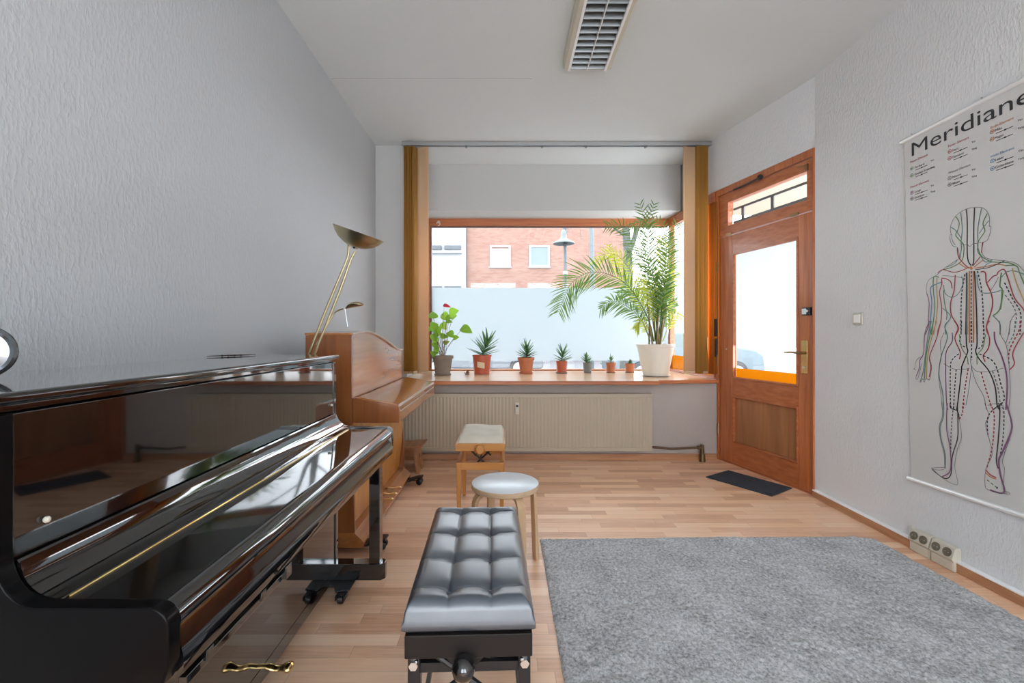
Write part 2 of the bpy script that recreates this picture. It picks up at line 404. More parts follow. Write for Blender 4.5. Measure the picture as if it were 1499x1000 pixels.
# side window beside the door
s0 = Vector((1.985, 5.35)); s1 = Vector((2.062, 4.345)); du = (s1-s0).normalized(); dn = Vector((-du.y, du.x)); LS = (s1-s0).length
def SW(s, w_, z): return (s0.x+du.x*s+dn.x*w_, s0.y+du.y*s+dn.y*w_, z)
sw = root('window_2', (2.02, 4.85, .776), 'narrow side window between shop window and door', kind='structure')
m = MB(SW)
m.box(0, LS, -.02, .04, 2.50, 2.605).box(0, LS, -.02, .04, .776, .80).box(0, .05, -.02, .04, .8, 2.5).box(LS-.05, LS, -.02, .04, .8, 2.5)
m.build('window_frame', MAHY, sw, bevel=.004)
MB(SW).box(.05, LS-.05, .008, .014, .8, 2.5).build('pane', GLASS, sw)
MB(SW).box(.05, LS-.05, .004, .006, .8, .965).build('orange_film', FILMO, sw)

# ------------------------------------------------------------------ door
u2 = (B-A).normalized(); n2 = Vector((u2.y, -u2.x, 0))      # n2 points into the room
if n2.x > 0: n2 = -n2
DL = (B-A).length
def DW(s, w_, z):
    p = A+u2*s+n2*w_; return (p.x, p.y, z)
door = root('door_1', (A.x, A.y, 0), 'mahogany shop door with glass, wood panel and fanlight', kind='structure')
m = MB(DW)
m.box(-.035, .0, -.09, .012, 0, 2.605).box(DL-.012, DL, -.09, .012, 0, 2.605).box(0, DL-.012, -.09, .012, 2.545, 2.605)
m.build('door_frame', MAHZ, door, bevel=.003)
gs0, gs1 = .165, .864
m = MB(DW)
m.box(.004, gs0, -.06, -.005, .012, 2.135).box(gs1, DL-.016, -.06, -.005, .012, 2.135)
leaf = m.build('door_leaf', MAHZ, door, bevel=.003)
m = MB(DW)
m.box(gs0, gs1, -.06, -.006, 1.962, 2.135).box(gs0, gs1, -.06, -.006, .64, .80).box(gs0, gs1, -.06, -.006, .012, .20)
m.build('cross_rail', MAHY, door, bevel=.003)
MB(DW).box(gs0, gs1, -.045, -.028, .20, .64).build('door_panel', VENEER, door)
m = MB(DW)
t = .016
for z0, z1 in ((.20, .64), (.80, 1.962)):
    m.box(gs0, gs0+t, -.03, .0, z0, z1).box(gs1-t, gs1, -.03, .0, z0, z1).box(gs0+t, gs1-t, -.03, .0, z0, z0+t).box(gs0+t, gs1-t, -.03, .0, z1-t, z1)
m.build('panel_moulding', MAHY, door, bevel=.004)
MB(DW).box(gs0, gs1, -.044, -.038, .80, 1.962).build('pane', GLASS, door)
MB(DW).box(gs0+t, gs1-t, -.0375, -.036, 1.10, 1.95).build('frosted_film', FILM, door)
MB(DW).box(gs0+t, gs1-t, -.0375, -.036, .812, .897).build('orange_film', FILMO, door)
m = MB(DW)
ts0, ts1, tz0, tz1 = .112, .94, 2.235, 2.452
m.box(.004, ts0, -.06, -.002, 2.145, 2.54).box(ts1, DL-.016, -.06, -.002, 2.145, 2.54)
m.box(ts0, ts1, -.06, -.002, 2.145, tz0).box(ts0, ts1, -.06, -.002, tz1, 2.54)
m.build('fanlight_frame', MAHY, door, bevel=.003)
MB(DW).box(ts0, ts1, -.04, -.034, tz0, tz1).build('fanlight_pane', GLASS, door)
m = MB(DW)
zb0, zb1 = tz0+.055, tz0+.145
m.box(ts0, ts1, -.075, -.065, zb0-.034, zb0-.012).box(ts0, ts1, -.075, -.065, zb1, zb1+.02)
for sx in (ts0+.10, ts0+.43, ts1-.05): m.box(sx, sx+.03, -.075, -.065, zb0-.03, zb1+.01)
m.build('glazing_bar', plain('grey grille', (.13, .14, .14), .5), door)
pl = MB(DW); pl.box(.893, .947, -.005, .003, .905, 1.16)
hp = pl.build('handle_plate', BRASS, door, bevel=.002)
m = MB(DW); m.tube([(.918, .0, 1.064), (.918, .045, 1.064), (.905, .055, 1.066), (.86, .055, 1.069), (.79, .05, 1.066)], [.010, .009, .009, .0075, .0065], 10)
m.build('lever_handle', DKBRASS, hp)
m = MB(DW); m.tube([(.92, .0, .955), (.92, .008, .955)], .012, 14).tube([(.92, .0, 1.13), (.92, .005, 1.13)], .004, 8).tube([(.92, .0, 1.0), (.92, .005, 1.0)], .004, 8)
m.build('keyhole', CHROME, hp)
m = MB(DW); m.box(.915, .985, -.005, .022, 1.352, 1.412); rl = m.build('rim_lock', BLACKS, door, bevel=.004)
m = MB(DW); m.box(.925, .962, .022, .03, 1.36, 1.404).tube([(.972, .02, 1.383), (.972, .036, 1.383)], .01, 12); m.build('turn_knob', CHROME, rl)
m = MB(DW)
m.tube([(.50, .014, 2.548), (.53, .03, 2.548)], .022, 14).tube([(.50, .02, 2.548), (.36, .016, 2.540), (.20, .012, 2.545)], .008, 8)
m.build('fanlight_closer', BLACKS, door)
m = MB(DW)
m.tube([(.86, .006, 2.51), (.94, .012, 2.497)], .004, 6).box(.935, .955, -.002, .012, 2.455, 2.505)
for s_, z_ in ((.10, 2.147), (.80, 2.147)): m.box(s_, s_+.07, -.004, .008, z_-.01, z_+.012)
for z_ in (1.86, .96, .30): m.tube([(-.006, .012, z_-.05), (-.006, .012, z_+.05)], .009, 8)
m.build('hinge', DKBRASS, door)
m = MB(DW); m.box(-.034, -.008, .008, .03, 1.19, 1.36).box(-.03, -.006, .01, .028, .99, 1.17); m.build('lock_strike', BLACKS, door, bevel=.003)
m = MB(DW); m.tube([(.095, -.005, 1.07), (.095, .004, 1.07)], .006, 8); m.build('screw_cap', WHITEP, door)
struct(MB().box(2.46, 4.4, 3.36, 5.7, 2.74, 2.86), 'canopy', plain('beige canopy', (.30, .25, .19), .8), 'beige canopy outside above the shop door')
struct(MB(DW).box(-.03, DL, -.16, -.0, -.05, .010), 'trim_3', MAHY, 'dark threshold under the shop door')

# ------------------------------------------------------------------ radiator with pipe and heat meter
rad = root('radiator', (.2, 4.235, .10), 'long cream ribbed panel radiator under the window sill', 'radiator')
rx0, rx1, rz0, rz1 = -1.02, 1.392, .103, .645
m = MB(); nr = 72; pts = []
for i in range(nr):
    xa = lerp(rx0+.02, rx1-.02, i/nr); dx = (rx1-rx0-.04)/nr
    pts += [(xa, 4.204), (xa+dx*.55, 4.204), (xa+dx*.68, 4.2015), (xa+dx*.87, 4.2015)]
pts = [(rx0, 4.20)]+pts+[(rx1, 4.20), (rx1, 4.215), (rx0, 4.215)]
m.prism(pts, 'z', rz0+.035, rz1-.03)
m.box(rx0, rx1, 4.196, 4.215, rz0, rz0+.035).box(rx0, rx1, 4.196, 4.215, rz1-.03, rz1)
m.build('front_panel', RADM, rad, bevel=.0015)
MB().box(rx0, rx1, 4.215, 4.285, rz1-.012, rz1).box(rx1-.004, rx1, 4.215, 4.285, rz0, rz1-.01).box(rx0, rx0+.004, 4.215, 4.285, rz0, rz1-.01).box(rx0+.02, rx1-.02, 4.245, 4.27, rz0, rz1-.02).build('casing', RADM, rad, bevel=.002)
hm = MB().box(.093, .132, 4.175, 4.197, .455, .565).build('heat_meter', WHITEP, rad, bevel=.006)
MB().box(.102, .123, 4.172, 4.1755, .525, .545).build('display', BLACKS, hm)
MB().lathe([(0, 0), (.006, 0), (.006, .003), (0, .003)], (.112, 4.172, .49), 12, (0, -1, 0)).build('seal', ALU, hm)
zp = CH-(655.5-CY)*4.22/F
m = MB().tube(spline([(rx1-.01, 4.225, zp+.005), (1.47, 4.225, zp), (1.58, 4.225, zp-.012), (1.75, 4.225, zp-.004), (1.86, 4.225, zp)], 4), .011, 10)
m.build('supply_pipe', PIPE, rad)
m = MB().tube([(1.83, 4.225, zp), (1.875, 4.225, zp)], .017, 10).tube([(1.875, 4.225, zp+.028), (1.875, 4.225, zp-.03), (1.875, 4.225, .03)], [.015, .019, .017], 12)
m.tube([(1.875, 4.225, .07), (1.875, 4.225, .0)], [.024, .03], 12)
m.build('valve', plain('tarnished valve', (.16, .12, .06), .35, .8), rad)

# ------------------------------------------------------------------ blinds
zt, zbm = HC-.052, .815
tr = MB()
tr.box(-1.03, 2.06, 4.425, 4.437, HC-.035, HC-.001).box(-1.03, 2.06, 4.463, 4.475, HC-.035, HC-.001).box(-1.03, 2.06, 4.437, 4.463, HC-.012, HC-.001)
def slat(fn_c, rot, wd, z0, z1, curve=.006):
    m = MB(); n = 6; vs = []; fs = []
    for k in range(n+1):
        t_ = k/n-.5; y_ = curve*(1-4*t_*t_)
        x_ = t_*wd
        X = fn_c[0]+x_*math.cos(rot)-y_*math.sin(rot); Y = fn_c[1]+x_*math.sin(rot)+y_*math.cos(rot)
        vs += [(X, Y, z0), (X, Y, z1)]
    for k in range(n): fs.append((2*k, 2*k+2, 2*k+3, 2*k+1))
    m.add(vs, fs); return m
def blind(label, cx, spec, headrail=None, mat=SLAT):
    r = root('vertical_blind', (cx, 4.45, zbm), label, 'blind', 'ochre vertical blinds at the shop window')
    if headrail:
        headrail.build('headrail', ALU, r)
        for q in (-.985, -.4, .36, .8, 1.4): MB().box(q, q+.02, 4.43, 4.47, HC-.05, HC-.035).build('carrier', STEEL, r)
    for (x, y, rot, wd) in spec:
        o = slat((x, y), rot, wd, zbm+.004, zt).build('slat', SLATE if math.degrees(rot) > 50 else mat, r)  # edge-on slats get the copy with filtered light in its colour
        sm = o.modifiers.new('cloth', 'SOLIDIFY'); sm.thickness = .0008
        b_ = slat((x, y), rot, wd*.96, zbm+.005, zbm+.03).build('bottom_weight', mat, o)
        sm = b_.modifiers.new('cloth', 'SOLIDIFY'); sm.thickness = .0025
    return r
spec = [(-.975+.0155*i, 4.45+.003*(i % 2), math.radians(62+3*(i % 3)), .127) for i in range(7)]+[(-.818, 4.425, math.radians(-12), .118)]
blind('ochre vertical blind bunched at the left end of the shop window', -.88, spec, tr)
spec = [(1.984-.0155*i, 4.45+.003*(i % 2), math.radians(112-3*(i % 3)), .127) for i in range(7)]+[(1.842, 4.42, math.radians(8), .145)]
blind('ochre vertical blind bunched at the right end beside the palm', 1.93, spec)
r = root('side_blind', (2.035, 4.4, zbm), 'glowing orange blind slats hanging at the side window by the door', 'blind')
for (x, y, rot) in ((2.035, 4.385, math.radians(96)), (2.045, 4.345, math.radians(110))):
    o = slat((x, y), rot, .127, zbm+.004, 2.50).build('slat', SLATO, r)
    sm = o.modifiers.new('cloth', 'SOLIDIFY'); sm.thickness = .0008
q0 = P(1037.5, 494, 4.40); q1 = P(1037.5, 512, 4.40)
MB().tube([q0+Vector((-.012, 0, 0)), q1+Vector((-.012, 0, 0))], .007, 8).tube([q0+Vector((-.012, 0, 0)), (q0.x-.012, q0.y, 2.50)], .0012, 5).build('pull_cord', DKBRASS, r)

# ------------------------------------------------------------------ ceiling lamp
lx0, lx1, ly0, ly1 = .405, .745, 1.92, 3.12
lz = HC-.072
lamp = root('ceiling_light', (.575, 2.52, HC), 'long unlit fluorescent ceiling lamp with silver louvres', 'ceiling lamp')
m = MB()
prof = [(lx0, HC-.002), (lx0, lz+.03), (lx0+.012, lz+.006), (lx0+.04, lz), (lx0+.04, lz+.006), (lx0+.022, lz+.012), (lx0+.012, lz+.034), (lx0+.012, HC-.002)]
m.prism(prof, 'y', ly0, ly1)
m.prism([(lx0+lx1-a, b) for a, b in prof], 'y', ly0, ly1)
m.box(lx0+.005, lx1-.005, ly1-.012, ly1, lz+.008, HC-.002).box(lx0+.005, lx1-.005, ly0, ly0+.012, lz+.008, HC-.002)
m.build('housing', LAMPW, lamp)
MB().box(lx0+.012, lx1-.012, ly0+.012, ly1-.012, HC-.006, HC-.002).build('reflector', LOUVRE, lamp)
MB().box(lx0+.036, lx0+.052, ly0, ly1+.002, lz-.003, lz+.02).box(lx1-.052, lx1-.036, ly0, ly1+.002, lz-.003, lz+.02).box((lx0+lx1)/2-.003, (lx0+lx1)/2+.003, ly0, ly1, lz-.001, lz+.03).build('louvre_rail', LAMPE, lamp, bevel=.001)
nl = 20
for i in range(nl):
    y = lerp(ly0+.02, ly1-.02, i/(nl-1))
    c = MB()
    for a, b in ((lx0+.052, (lx0+lx1)/2-.003), ((lx0+lx1)/2+.003, lx1-.052)):
        pp = [(y-.002, lz), (y+.002, lz), (y+.006, lz+.012), (y+.016, lz+.04), (y-.016, lz+.04), (y-.006, lz+.012)]
        c.prism(pp, 'x', a, b)
    c.build('louvre', LOUVRE, lamp)
for x in (lx0+.11, lx1-.11):
    MB().tube([(x, ly0+.03, HC-.022), (x, ly1-.03, HC-.022)], .012, 12).build('fluorescent_tube', plain('unlit tube', (.8, .8, .8), .3), lamp)

# ------------------------------------------------------------------ black piano
D0, D1 = .704, 2.13                                   # near and far end
bp = root('upright_piano', (-.95, 1.4, 0), 'glossy black upright piano with closed lid, nearest the camera', 'piano')
XF, XP = -.535, -.81
Lc = .030
MB().box(-1.262, XP+.012, D0-.02, D1+.015, 1.086, 1.108).build('top_lid', BLACK, bp, bevel=.009, seg=3)
MB().box(-1.25, XP-.012, D0, D1, 1.072, 1.086).build('lid_frame', BLACK, bp, bevel=.003)
MB().box(XP-.022, XP-.004, D0+Lc, D1-Lc, .825, 1.071).build('upper_panel', BLACK, bp, bevel=.002)
prof = [(-1.25, .06), (-1.25, 1.072), (XP, 1.072), (XP, .85)]
for k in range(9):                                     # concave sweep down to the key block
    a = k/8*PI/2
    prof.append((XP+.064-.064*math.cos(a), .845-.078*math.sin(a)))
prof += [(-.575, .766)]
for k in range(7):
    a = k/6*PI/2
    prof.append((-.565+.030*math.sin(a), .736+.030*math.cos(a)))
prof += [(XF, .672), (-.545, .640), (-.60, .632), (-.80, .632), (-.80, .06)]
for y0, y1 in ((D0, D0+Lc), (D1-Lc, D1)):
    MB().prism(prof, 'y', y0, y1).build('side_panel', SATINB if y0 == D0 else BLACK, bp, bevel=.004)
# fallboard: hollow sweep, flat top, rounded lip
fb = [(XP+.002, .828), (XP+.006, .822)]
for k in range(9):
    a = k/8*PI/2
    fb.append((XP+.074-.066*math.cos(a), .826-.062*math.sin(a)))
fb += [(-.7345, .762), (-.7345, .745), (XP+.002, .78)]
MB().prism(fb, 'y', D0+Lc+.001, D1-Lc-.001).build('fallboard_rail', BLACK, bp)
MB().tube([(-.7340, D0+Lc+.012, .7610), (-.7340, D1-Lc-.02, .7610)], .0026, 8).build('hinge_strip', BRASS, bp)
fl = [(-.7335, .745), (-.7335, .7600), (-.572, .7600)]
for k in range(1, 9):
    a = k/8*PI*.60
    fl.append((-.566+.030*math.sin(a), .7300+.030*math.cos(a)))
fl += [(-.545, .716), (-.56, .725)]
MB().prism(fl, 'y', D0+Lc+.001, D1-Lc-.001).build('fallboard_lid', BLACK, bp)
ks = [(-.80, .636), (-.80, .66), (-.58, .66), (-.58, .712)]
for k in range(8):
    t_ = k/7
    ks.append((-.548+.016*math.sin(PI*min(1, t_*.62+.02)), .714-.074*t_))
ks += [(-.540, .634), (-.548, .630), (-.60, .630)]
MB().prism(ks, 'y', D0+Lc+.001, D1-Lc-.001).build('key_slip', BLACK, bp)
MB().box(-1.20, -.82, D0+Lc, D1-Lc, .64, .75).build('key_bed', DARKG, bp)
MB().box(-.822, -.806, D0+Lc, D1-Lc, .10, .632).build('lower_panel', BLACK, bp, bevel=.002)
MB().box(-.824, -.806, D0+Lc, D1-Lc, .05, .0985).build('bottom_rail', BLACK, bp)
MB().box(-1.25, -1.235, D0+Lc, D1-Lc, .06, 1.07).build('back_board', DARKG, bp)
for yc in (D0+.027, D1-.017):
    MB().box(-.640, -.590, yc-.027, yc+.027, .126, .634).build('leg', BLACK, bp, bevel=.003)
    MB().prism([(-1.10, yc-.029), (-.585, yc-.029), (-.567, yc-.012), (-.567, yc+.014), (-.585, yc+.029), (-1.10, yc+.029)], 'z', .049, .1255).build('toe_block', BLACK, bp, bevel=.003)
def dolly(parent, xs, yc, side, zt_=.049, pw=.115):
    # steel plate under the toe block with two swivel wheels standing out from it
    m = MB()
    m.prism([(min(xs)-.03, yc-.10), (min(xs)+.03, yc-.115), ((xs[0]+xs[1])/2-.02, yc-.075), ((xs[0]+xs[1])/2+.02, yc-.075), (max(xs)-.03, yc-.115), (max(xs)+.03, yc-.10), (max(xs)+.03, yc+.10), (min(xs)-.03, yc+.10)], 'z', zt_-.006, zt_)
    for x in xs:
        for sg in (-1, 1):
            m.lathe([(0, -.022), (.018, -.022), (.020, 0), (0, 0)], (x, yc+sg*(pw-.02), zt_-.004), 14)
            m.box(x-.022, x-.016, yc+sg*(pw-.03), yc+sg*(pw+.018), .020, zt_-.01).box(x+.016, x+.022, yc+sg*(pw-.03), yc+sg*(pw+.018), .020, zt_-.01)
            m.lathe([(0, 0), (.007, 0), (.007, .003), (0, .003)], (x, yc+sg*(pw-.02), zt_), 12)
    d = m.build('dolly', BLACKS, parent, bevel=.002)
    for x in xs:
        for sg in (-1, 1):
            MB().lathe([(.0, -.014), (.016, -.014), (.0205, -.010), (.0215, 0), (.0205, .010), (.016, .014), (.0, .014)], (x, yc+sg*pw, .0215), 20, (1, 0, 0)).build('wheel', BLACKS, d)
    return d
dolly(bp, (-.735, -.875), D1-.017, -1, .0485, .125)
dolly(bp, (-.735, -.875), D0+.027, -1, .0485, .125)
# rod and bracket fixed under the key bed
m = MB().box(-.556, -.541, D0+.05, 1.11, .604, .620).box(-.565, -.535, 1.085, 1.115, .602, .632)
m.box(-.560, -.537, .98, 1.0, .612, .632).box(-.560, -.537, .80, .82, .612, .632)
m.build('support_rod', BLACK, bp, bevel=.002)
for i, y in enumerate((1.26, 1.355, 1.45)):
    q = MB().tube(spline([(-.83, y, .115), (-.78, y, .120), (-.745, y, .112), (-.712, y, .118), (-.695, y, .112)], 4), [.010]*5+[.013]*6+[.017, .020, .022, .021, .018, .008], 14, flat=.6)
    q.build('pedal', BRASS, bp)
# hinge hardware on the cheek and small buffer
for y_ in (D1-.06, D0+.08): MB().ball((XP+.001, y_, .875), .006, 10).build('buffer', WHITEP, bp)

# objects on the black piano
mc = Vector((-1.085, .915, 1.108+.058))
ax = Vector((.62, -.78, .02)).normalized()
r = root('round_mirror', (mc.x, mc.y, 1.108), 'round mirror in a dark chrome rim standing on the black piano lid', 'mirror')
MB().lathe([(.044, .004), (.050, .006), (.0555, .004), (.057, 0), (.0555, -.004), (.050, -.006), (.044, -.004)], mc, 40, ax, closed=True).build('rim', plain('dark chrome', (.12, .13, .14), .12, 1.), r)
MB().lathe([(0, .010), (.012, .0098), (.024, .0085), (.034, .0062), (.045, .003), (.045, -.003), (0, -.003)], mc, 40, ax).build('mirror_glass', MIRR, r)
MB().box(mc.x-.02, mc.x+.02, mc.y-.012, mc.y+.012, 1.1082, 1.112).build('foot', CHROME, r, bevel=.001)
m = MB(); a0, a1 = Vector((-1.235, 1.84, 1.1125)), Vector((-1.225, 2.085, 1.1125))
a0 = P(306, 523, 1.92); a1 = P(373, 520, 2.03)
a0 = Vector((-1.25, 1.86, 1.1125)); a1 = Vector((-1.135, 2.02, 1.1125))
m.tube([a0, lerp(a0, a1, .2), lerp(a0, a1, .5), lerp(a0, a1, .8), a1], [.001, .002, .003, .002, .001], 8)
for t_ in (.3, .42, .55, .68): m.ball(lerp(a0, a1, t_), .0055, 8, (1, 1, .75))
tag(m.build('ornament', plain('dark bronze', (.05, .04, .03), .5, .6)), 'thin dark knobbly ornament lying at the back of the black piano lid', 'ornament')

# ------------------------------------------------------------------ cherry piano
E0, E1 = 2.445, 3.66
cp = root('upright_piano', (-.9, 3.05, 0), 'cherry wood upright piano with swept top, standing behind the black one', 'piano')
XB, XQ = -1.10, -.845
top = [(2.445, 1.213), (2.50, 1.215), (2.62, 1.224), (2.72, 1.227), (2.82, 1.219), (2.95, 1.203), (3.10, 1.176), (3.25, 1.144), (3.40, 1.113), (3.52, 1.095), (3.62, 1.087), (3.66, 1.087)]
ts = [tuple(q.xy) for q in spline([Vector((a, b, 0)) for a, b in top], 3)]
MB().prism([(E0+.02, .74)]+[(E0+.02, ts[0][1]-.012)]+[(a, b-.012) for a, b in ts if a > E0+.03 and a < E1-.02]+[(E1-.02, 1.075), (E1-.02, .74)], 'x', XB+.01, XQ-.004).build('upper_panel', PIANOY, cp)
MB().prism([(a, b-.012) for a, b in ts]+[(a, b) for a, b in ts[::-1]], 'x', XB-.005, XQ+.006).build('top_lid', PIANOY, cp, bevel=.002)
MB().prism([(a, b+.001) for a, b in ts]+[(a, b-.005) for a, b in ts[::-1]], 'x', XQ+.0065, XQ+.009).build('lid_edge', plain('pale lacquer edge', (.55, .45, .36), .3), cp)
for y0, y1, zt_ in ((E0, E0+.022, 1.200), (E1-.022, E1, 1.074)):
    sp = MB().prism([(XB, .10), (XB, zt_), (XQ-.001, zt_), (XQ-.001, .60), (-.835, .35), (-.828, .10)], 'y', y0, y1)
    sp.build('side_panel', PIANOW, cp, bevel=.002)
for y0, y1 in ((E0+.0, E0+.024), (E1-.024, E1)):
    MB().prism([(-.843, .718), (-.843, .853), (-.825, .855), (-.588, .812), (-.583, .80), (-.583, .718)], 'y', y0, y1).build('key_block', PIANOW, cp, bevel=.002)
MB().prism([(-.84, .848), (-.80, .857), (-.590, .817), (-.582, .806), (-.584, .782), (-.60, .780), (-.60, .80), (-.80, .842), (-.84, .835)], 'y', E0+.008, E1-.008).build('fallboard', PIANOY, cp, bevel=.0015)
MB().box(-.592, -.5855, E0+.024, E1-.024, .776, .7795).build('key_gap_strip', plain('pale strip', (.75, .70, .62), .4), cp)
MB().box(-.60, -.584, E0+.024, E1-.024, .720, .775).build('key_slip', PIANOY, cp, bevel=.002)
MB().box(-.843, -.60, E0+.024, E1-.024, .718, .745).build('key_bed', PIANOW, cp)
lp = [(-.842, .718), (-.836, .55), (-.845, .35), (-.872, .115), (-.888, .115), (-.862, .35), (-.855, .55), (-.86, .718)]
MB().prism(lp, 'y', E0+.022, E1-.022).build('lower_panel', wood('bright cherry veneer', (.48, .19, .03), (.66, .31, .06), 'z', .25, .5, .4), cp)
MB().prism([(-1.10, .030), (-.785, .030), (-.778, .040), (-.778, .062), (-.80, .085), (-.83, .112), (-1.10, .112)], 'y', E0-.002, E1).build('plinth', PIANOY, cp, bevel=.002)
MB().box(XB-.01, XB, E0+.02, E1-.02, .10, 1.06).build('back_board', DARKG, cp)
for y in (2.93, 3.03, 3.15):
    MB().tube(spline([(-.87, y, .10), (-.83, y, .122), (-.79, y, .118), (-.755, y, .124), (-.735, y, .120)], 3), [.006]*6+[.008, .010, .011, .011, .010, .009, .005], 10, flat=.5).build('pedal', BRASS, cp)
for yc in (2.50, 3.58):
    m = MB().box(-.86, -.70, yc-.012, yc+.012, .028, .030)
    m.prism([(-.79, .028), (-.79, .036), (-.70, .066), (-.665, .066), (-.665, .056), (-.70, .054), (-.77, .026)], 'y', yc-.035, yc+.035)
    dl = m.build('dolly', BLACKS, cp, bevel=.002)
    for dy in (-.022, .022):
        MB().lathe([(0, -.010), (.018, -.010), (.0245, -.006), (.0255, 0), (.0245, .006), (.018, .010), (0, .010)], (-.690, yc+dy, .0255), 20, (.25, 1, 0)).build('wheel', BLACKS, dl)

# ------------------------------------------------------------------ brass floor lamp between the pianos
dl_ = 2.285
fl = root('floor_lamp', (-1.17, dl_, 0), 'leaning brass uplighter with a bowl shade and small reading arm', 'floor lamp')
MB().lathe([(0, 0), (.12, 0), (.125, .008), (.12, .018), (.03, .026), (0, .026)], (-1.17, dl_, .001), 36).build('base', BRASSB, fl)
def LP(px, py): return P(px, py, dl_)
pa = spline([(-1.185, dl_, .02), (-1.165, dl_, .45), (-1.09, dl_, .85)]+[LP(452, 520), LP(470, 472), LP(492, 418), LP(506, 385), LP(510, 372), LP(510.5, 357)], 5)
pb = spline([(-1.155, dl_, .02), (-1.135, dl_, .45), (-1.062, dl_, .85)]+[LP(460, 520), LP(479, 472), LP(498, 424), LP(510, 390), LP(514, 379), LP(520, 368)], 5)
MB().tube(pa, .0066, 10).build('pole', BRASSB, fl)
MB().tube(pb, .0066, 10).build('pole', BRASSB, fl)
bc = LP(519, 361); tilt = Vector((.33, -.10, .94)).normalized()
sh = MB().lathe([(0, 0), (.03, .001), (.06, .010), (.09, .028), (.112, .050), (.128, .074), (.131, .0745), (.115, .049), (.092, .026), (.061, .008), (.03, -.002), (0, -.003)], bc, 40, tilt)
sh.build('bowl_shade', BRASSB, fl)
MB().lathe([(0, -.012), (.018, -.010), (.022, .0), (.012, .006)], bc, 20, tilt).build('socket', CHROME, fl)
pc = spline([LP(463, 505), LP(474, 485), LP(484, 467), LP(492, 456), LP(503, 452)], 5)
MB().tube(pc, .0042, 8).build('reading_arm', BRASSB, fl)
m = MB(); hc = LP(519, 449); hx = Vector((.93, -.2, .16)).normalized()
q = []
for i in range(9):
    t_ = i/8; q.append(hc+hx*(t_-.5)*.104+Vector((0, 0, .012*math.sin(PI*t_))))
m.tube(q, [.004, .014, .023, .029, .032, .032, .028, .020, .005], 16, flat=.42)
m.build('reading_shade', BRASSB, fl)
MB().tube([LP(505, 452), LP(509, 478)], .0022, 6).build('switch_rod', STEEL, fl)

# ------------------------------------------------------------------ black leather bench
bn = root('piano_bench', (-.105, 1.42, 0), 'black buttoned leather piano bench with side knob, in the foreground', 'bench')
th = math.radians(2.0); bc_ = Vector((-.105, 1.47))
def BW(x, y, z):
    return (bc_.x+x*math.cos(th)-y*math.sin(th), bc_.y+x*math.sin(th)+y*math.cos(th), z)
hw, hl = .168, .330
nx, ny = 100, 196
xs_s = [-hw/3*1.0, hw/3*1.0]; ys_s = [-.250, -.092, .082, .268]
vs = []; fs = []
for j in range(ny+1):
    for i in range(nx+1):
        x = lerp(-hw, hw, i/nx); y = lerp(-hl, hl, j/ny)
        ex = min(hw-abs(x), hl-abs(y)); rr = .035
        edge = math.sqrt(max(0, 1-(1-min(ex, rr)/rr)**2))
        z = .468+.048*edge
        sx = min(abs(x-a) for a in xs_s); sy = min(abs(y-b) for b in ys_s)
        d_ = math.hypot(sx, sy)
        fade = min(1, ex/.05)
        puff = .0075*(1-math.exp(-(sx/.022)**1.2))*(1-math.exp(-(sy/.024)**1.2))
        z += fade*(puff-.006-.012*math.exp(-(d_/.022)**2)-.0055*math.exp(-(sx/.0028)**2)-.0055*math.exp(-(sy/.0028)**2))
        bulge = 1.0
        vs.append((x, y, z))
nb = len(vs)
fs = [(j*(nx+1)+i, j*(nx+1)+i+1, (j+1)*(nx+1)+i+1, (j+1)*(nx+1)+i) for j in range(ny) for i in range(nx)]
ring = [i for i in range(nx+1)]+[j*(nx+1)+nx for j in range(1, ny+1)]+[ny*(nx+1)+i for i in range(nx-1, -1, -1)]+[j*(nx+1) for j in range(ny-1, 0, -1)]
prev = ring
for lev, (zz, inset) in enumerate(((.458, -.004), (.446, -.004), (.438, .004), (.438, .03))):
    cur = []
    for k in ring:
        x, y, z = vs[k]
        sxn = (hw-inset)/hw; syn = (hl-inset)/hl
        cur.append(len(vs)); vs.append((x*sxn, y*syn, zz))
    for a in range(len(ring)):
        b = (a+1) % len(ring); fs.append((prev[a], cur[a], cur[b], prev[b]))
    prev = cur
fs.append(prev[::-1])
m = MB(BW); m.add(vs, fs); cu = m.build('cushion', LEATHER, bn, angle=80)
for a in xs_s:
    for b in ys_s: MB(BW).ball((a, b, .494), .006, 10, (1, 1, .5)).build('button', LEATHER, cu)
MB(BW).box(-hw+.012, hw-.012, -hl+.015, hl-.015, .430, .4385).build('seat_board', BLACKS, bn)
MB(BW).box(-hw+.004, hw-.004, -hl-.002, hl-.002, .372, .432).prism([(-.06, .374), (-.04, .352), (.02, .352), (.04, .374)], 'y', -hl-.002, -hl+.02).build('box_frame', LEATHD, bn, bevel=.003)
m = MB(BW); kx = -.012
m.lathe([(0, 0), (.020, 0), (.020, .008), (.026, .012), (.0285, .020), (.029, .032), (.025, .046), (.014, .055), (0, .058)], (kx, -hl-.002, .367), 28, (0, -1, 0))
m.build('height_knob', BLACK, bn)
for sx in (-1, 1):
    for sy in (-1, 1):
        x = sx*(hw-.022); y = sy*(hl-.05)
        MB(BW).box(x-.012, x+.012, y-.014, y+.014, .012, .375).box(x-.016, x+.016, y-.018, y+.018, .25, .352).build('leg', BLACKS, bn, bevel=.002)
        MB(BW).lathe([(0, 0), (.016, 0), (.018, .012), (0, .012)], (x, y, .0005), 16).build('foot', BLACKS, bn)
for sy in (-1, 1):
    y = sy*(hl-.05)
    m = MB(BW); m.box(-hw+.03, hw-.03, y-.008, y+.008, .305, .33)
    m.tube([(-.12, y+.012, .20), (.10, y+.012, .365)], .009, 8).tube([(.12, y-.012, .20), (-.10, y-.012, .365)], .009, 8)
    m.build('scissor_brace', BLACKS, bn)
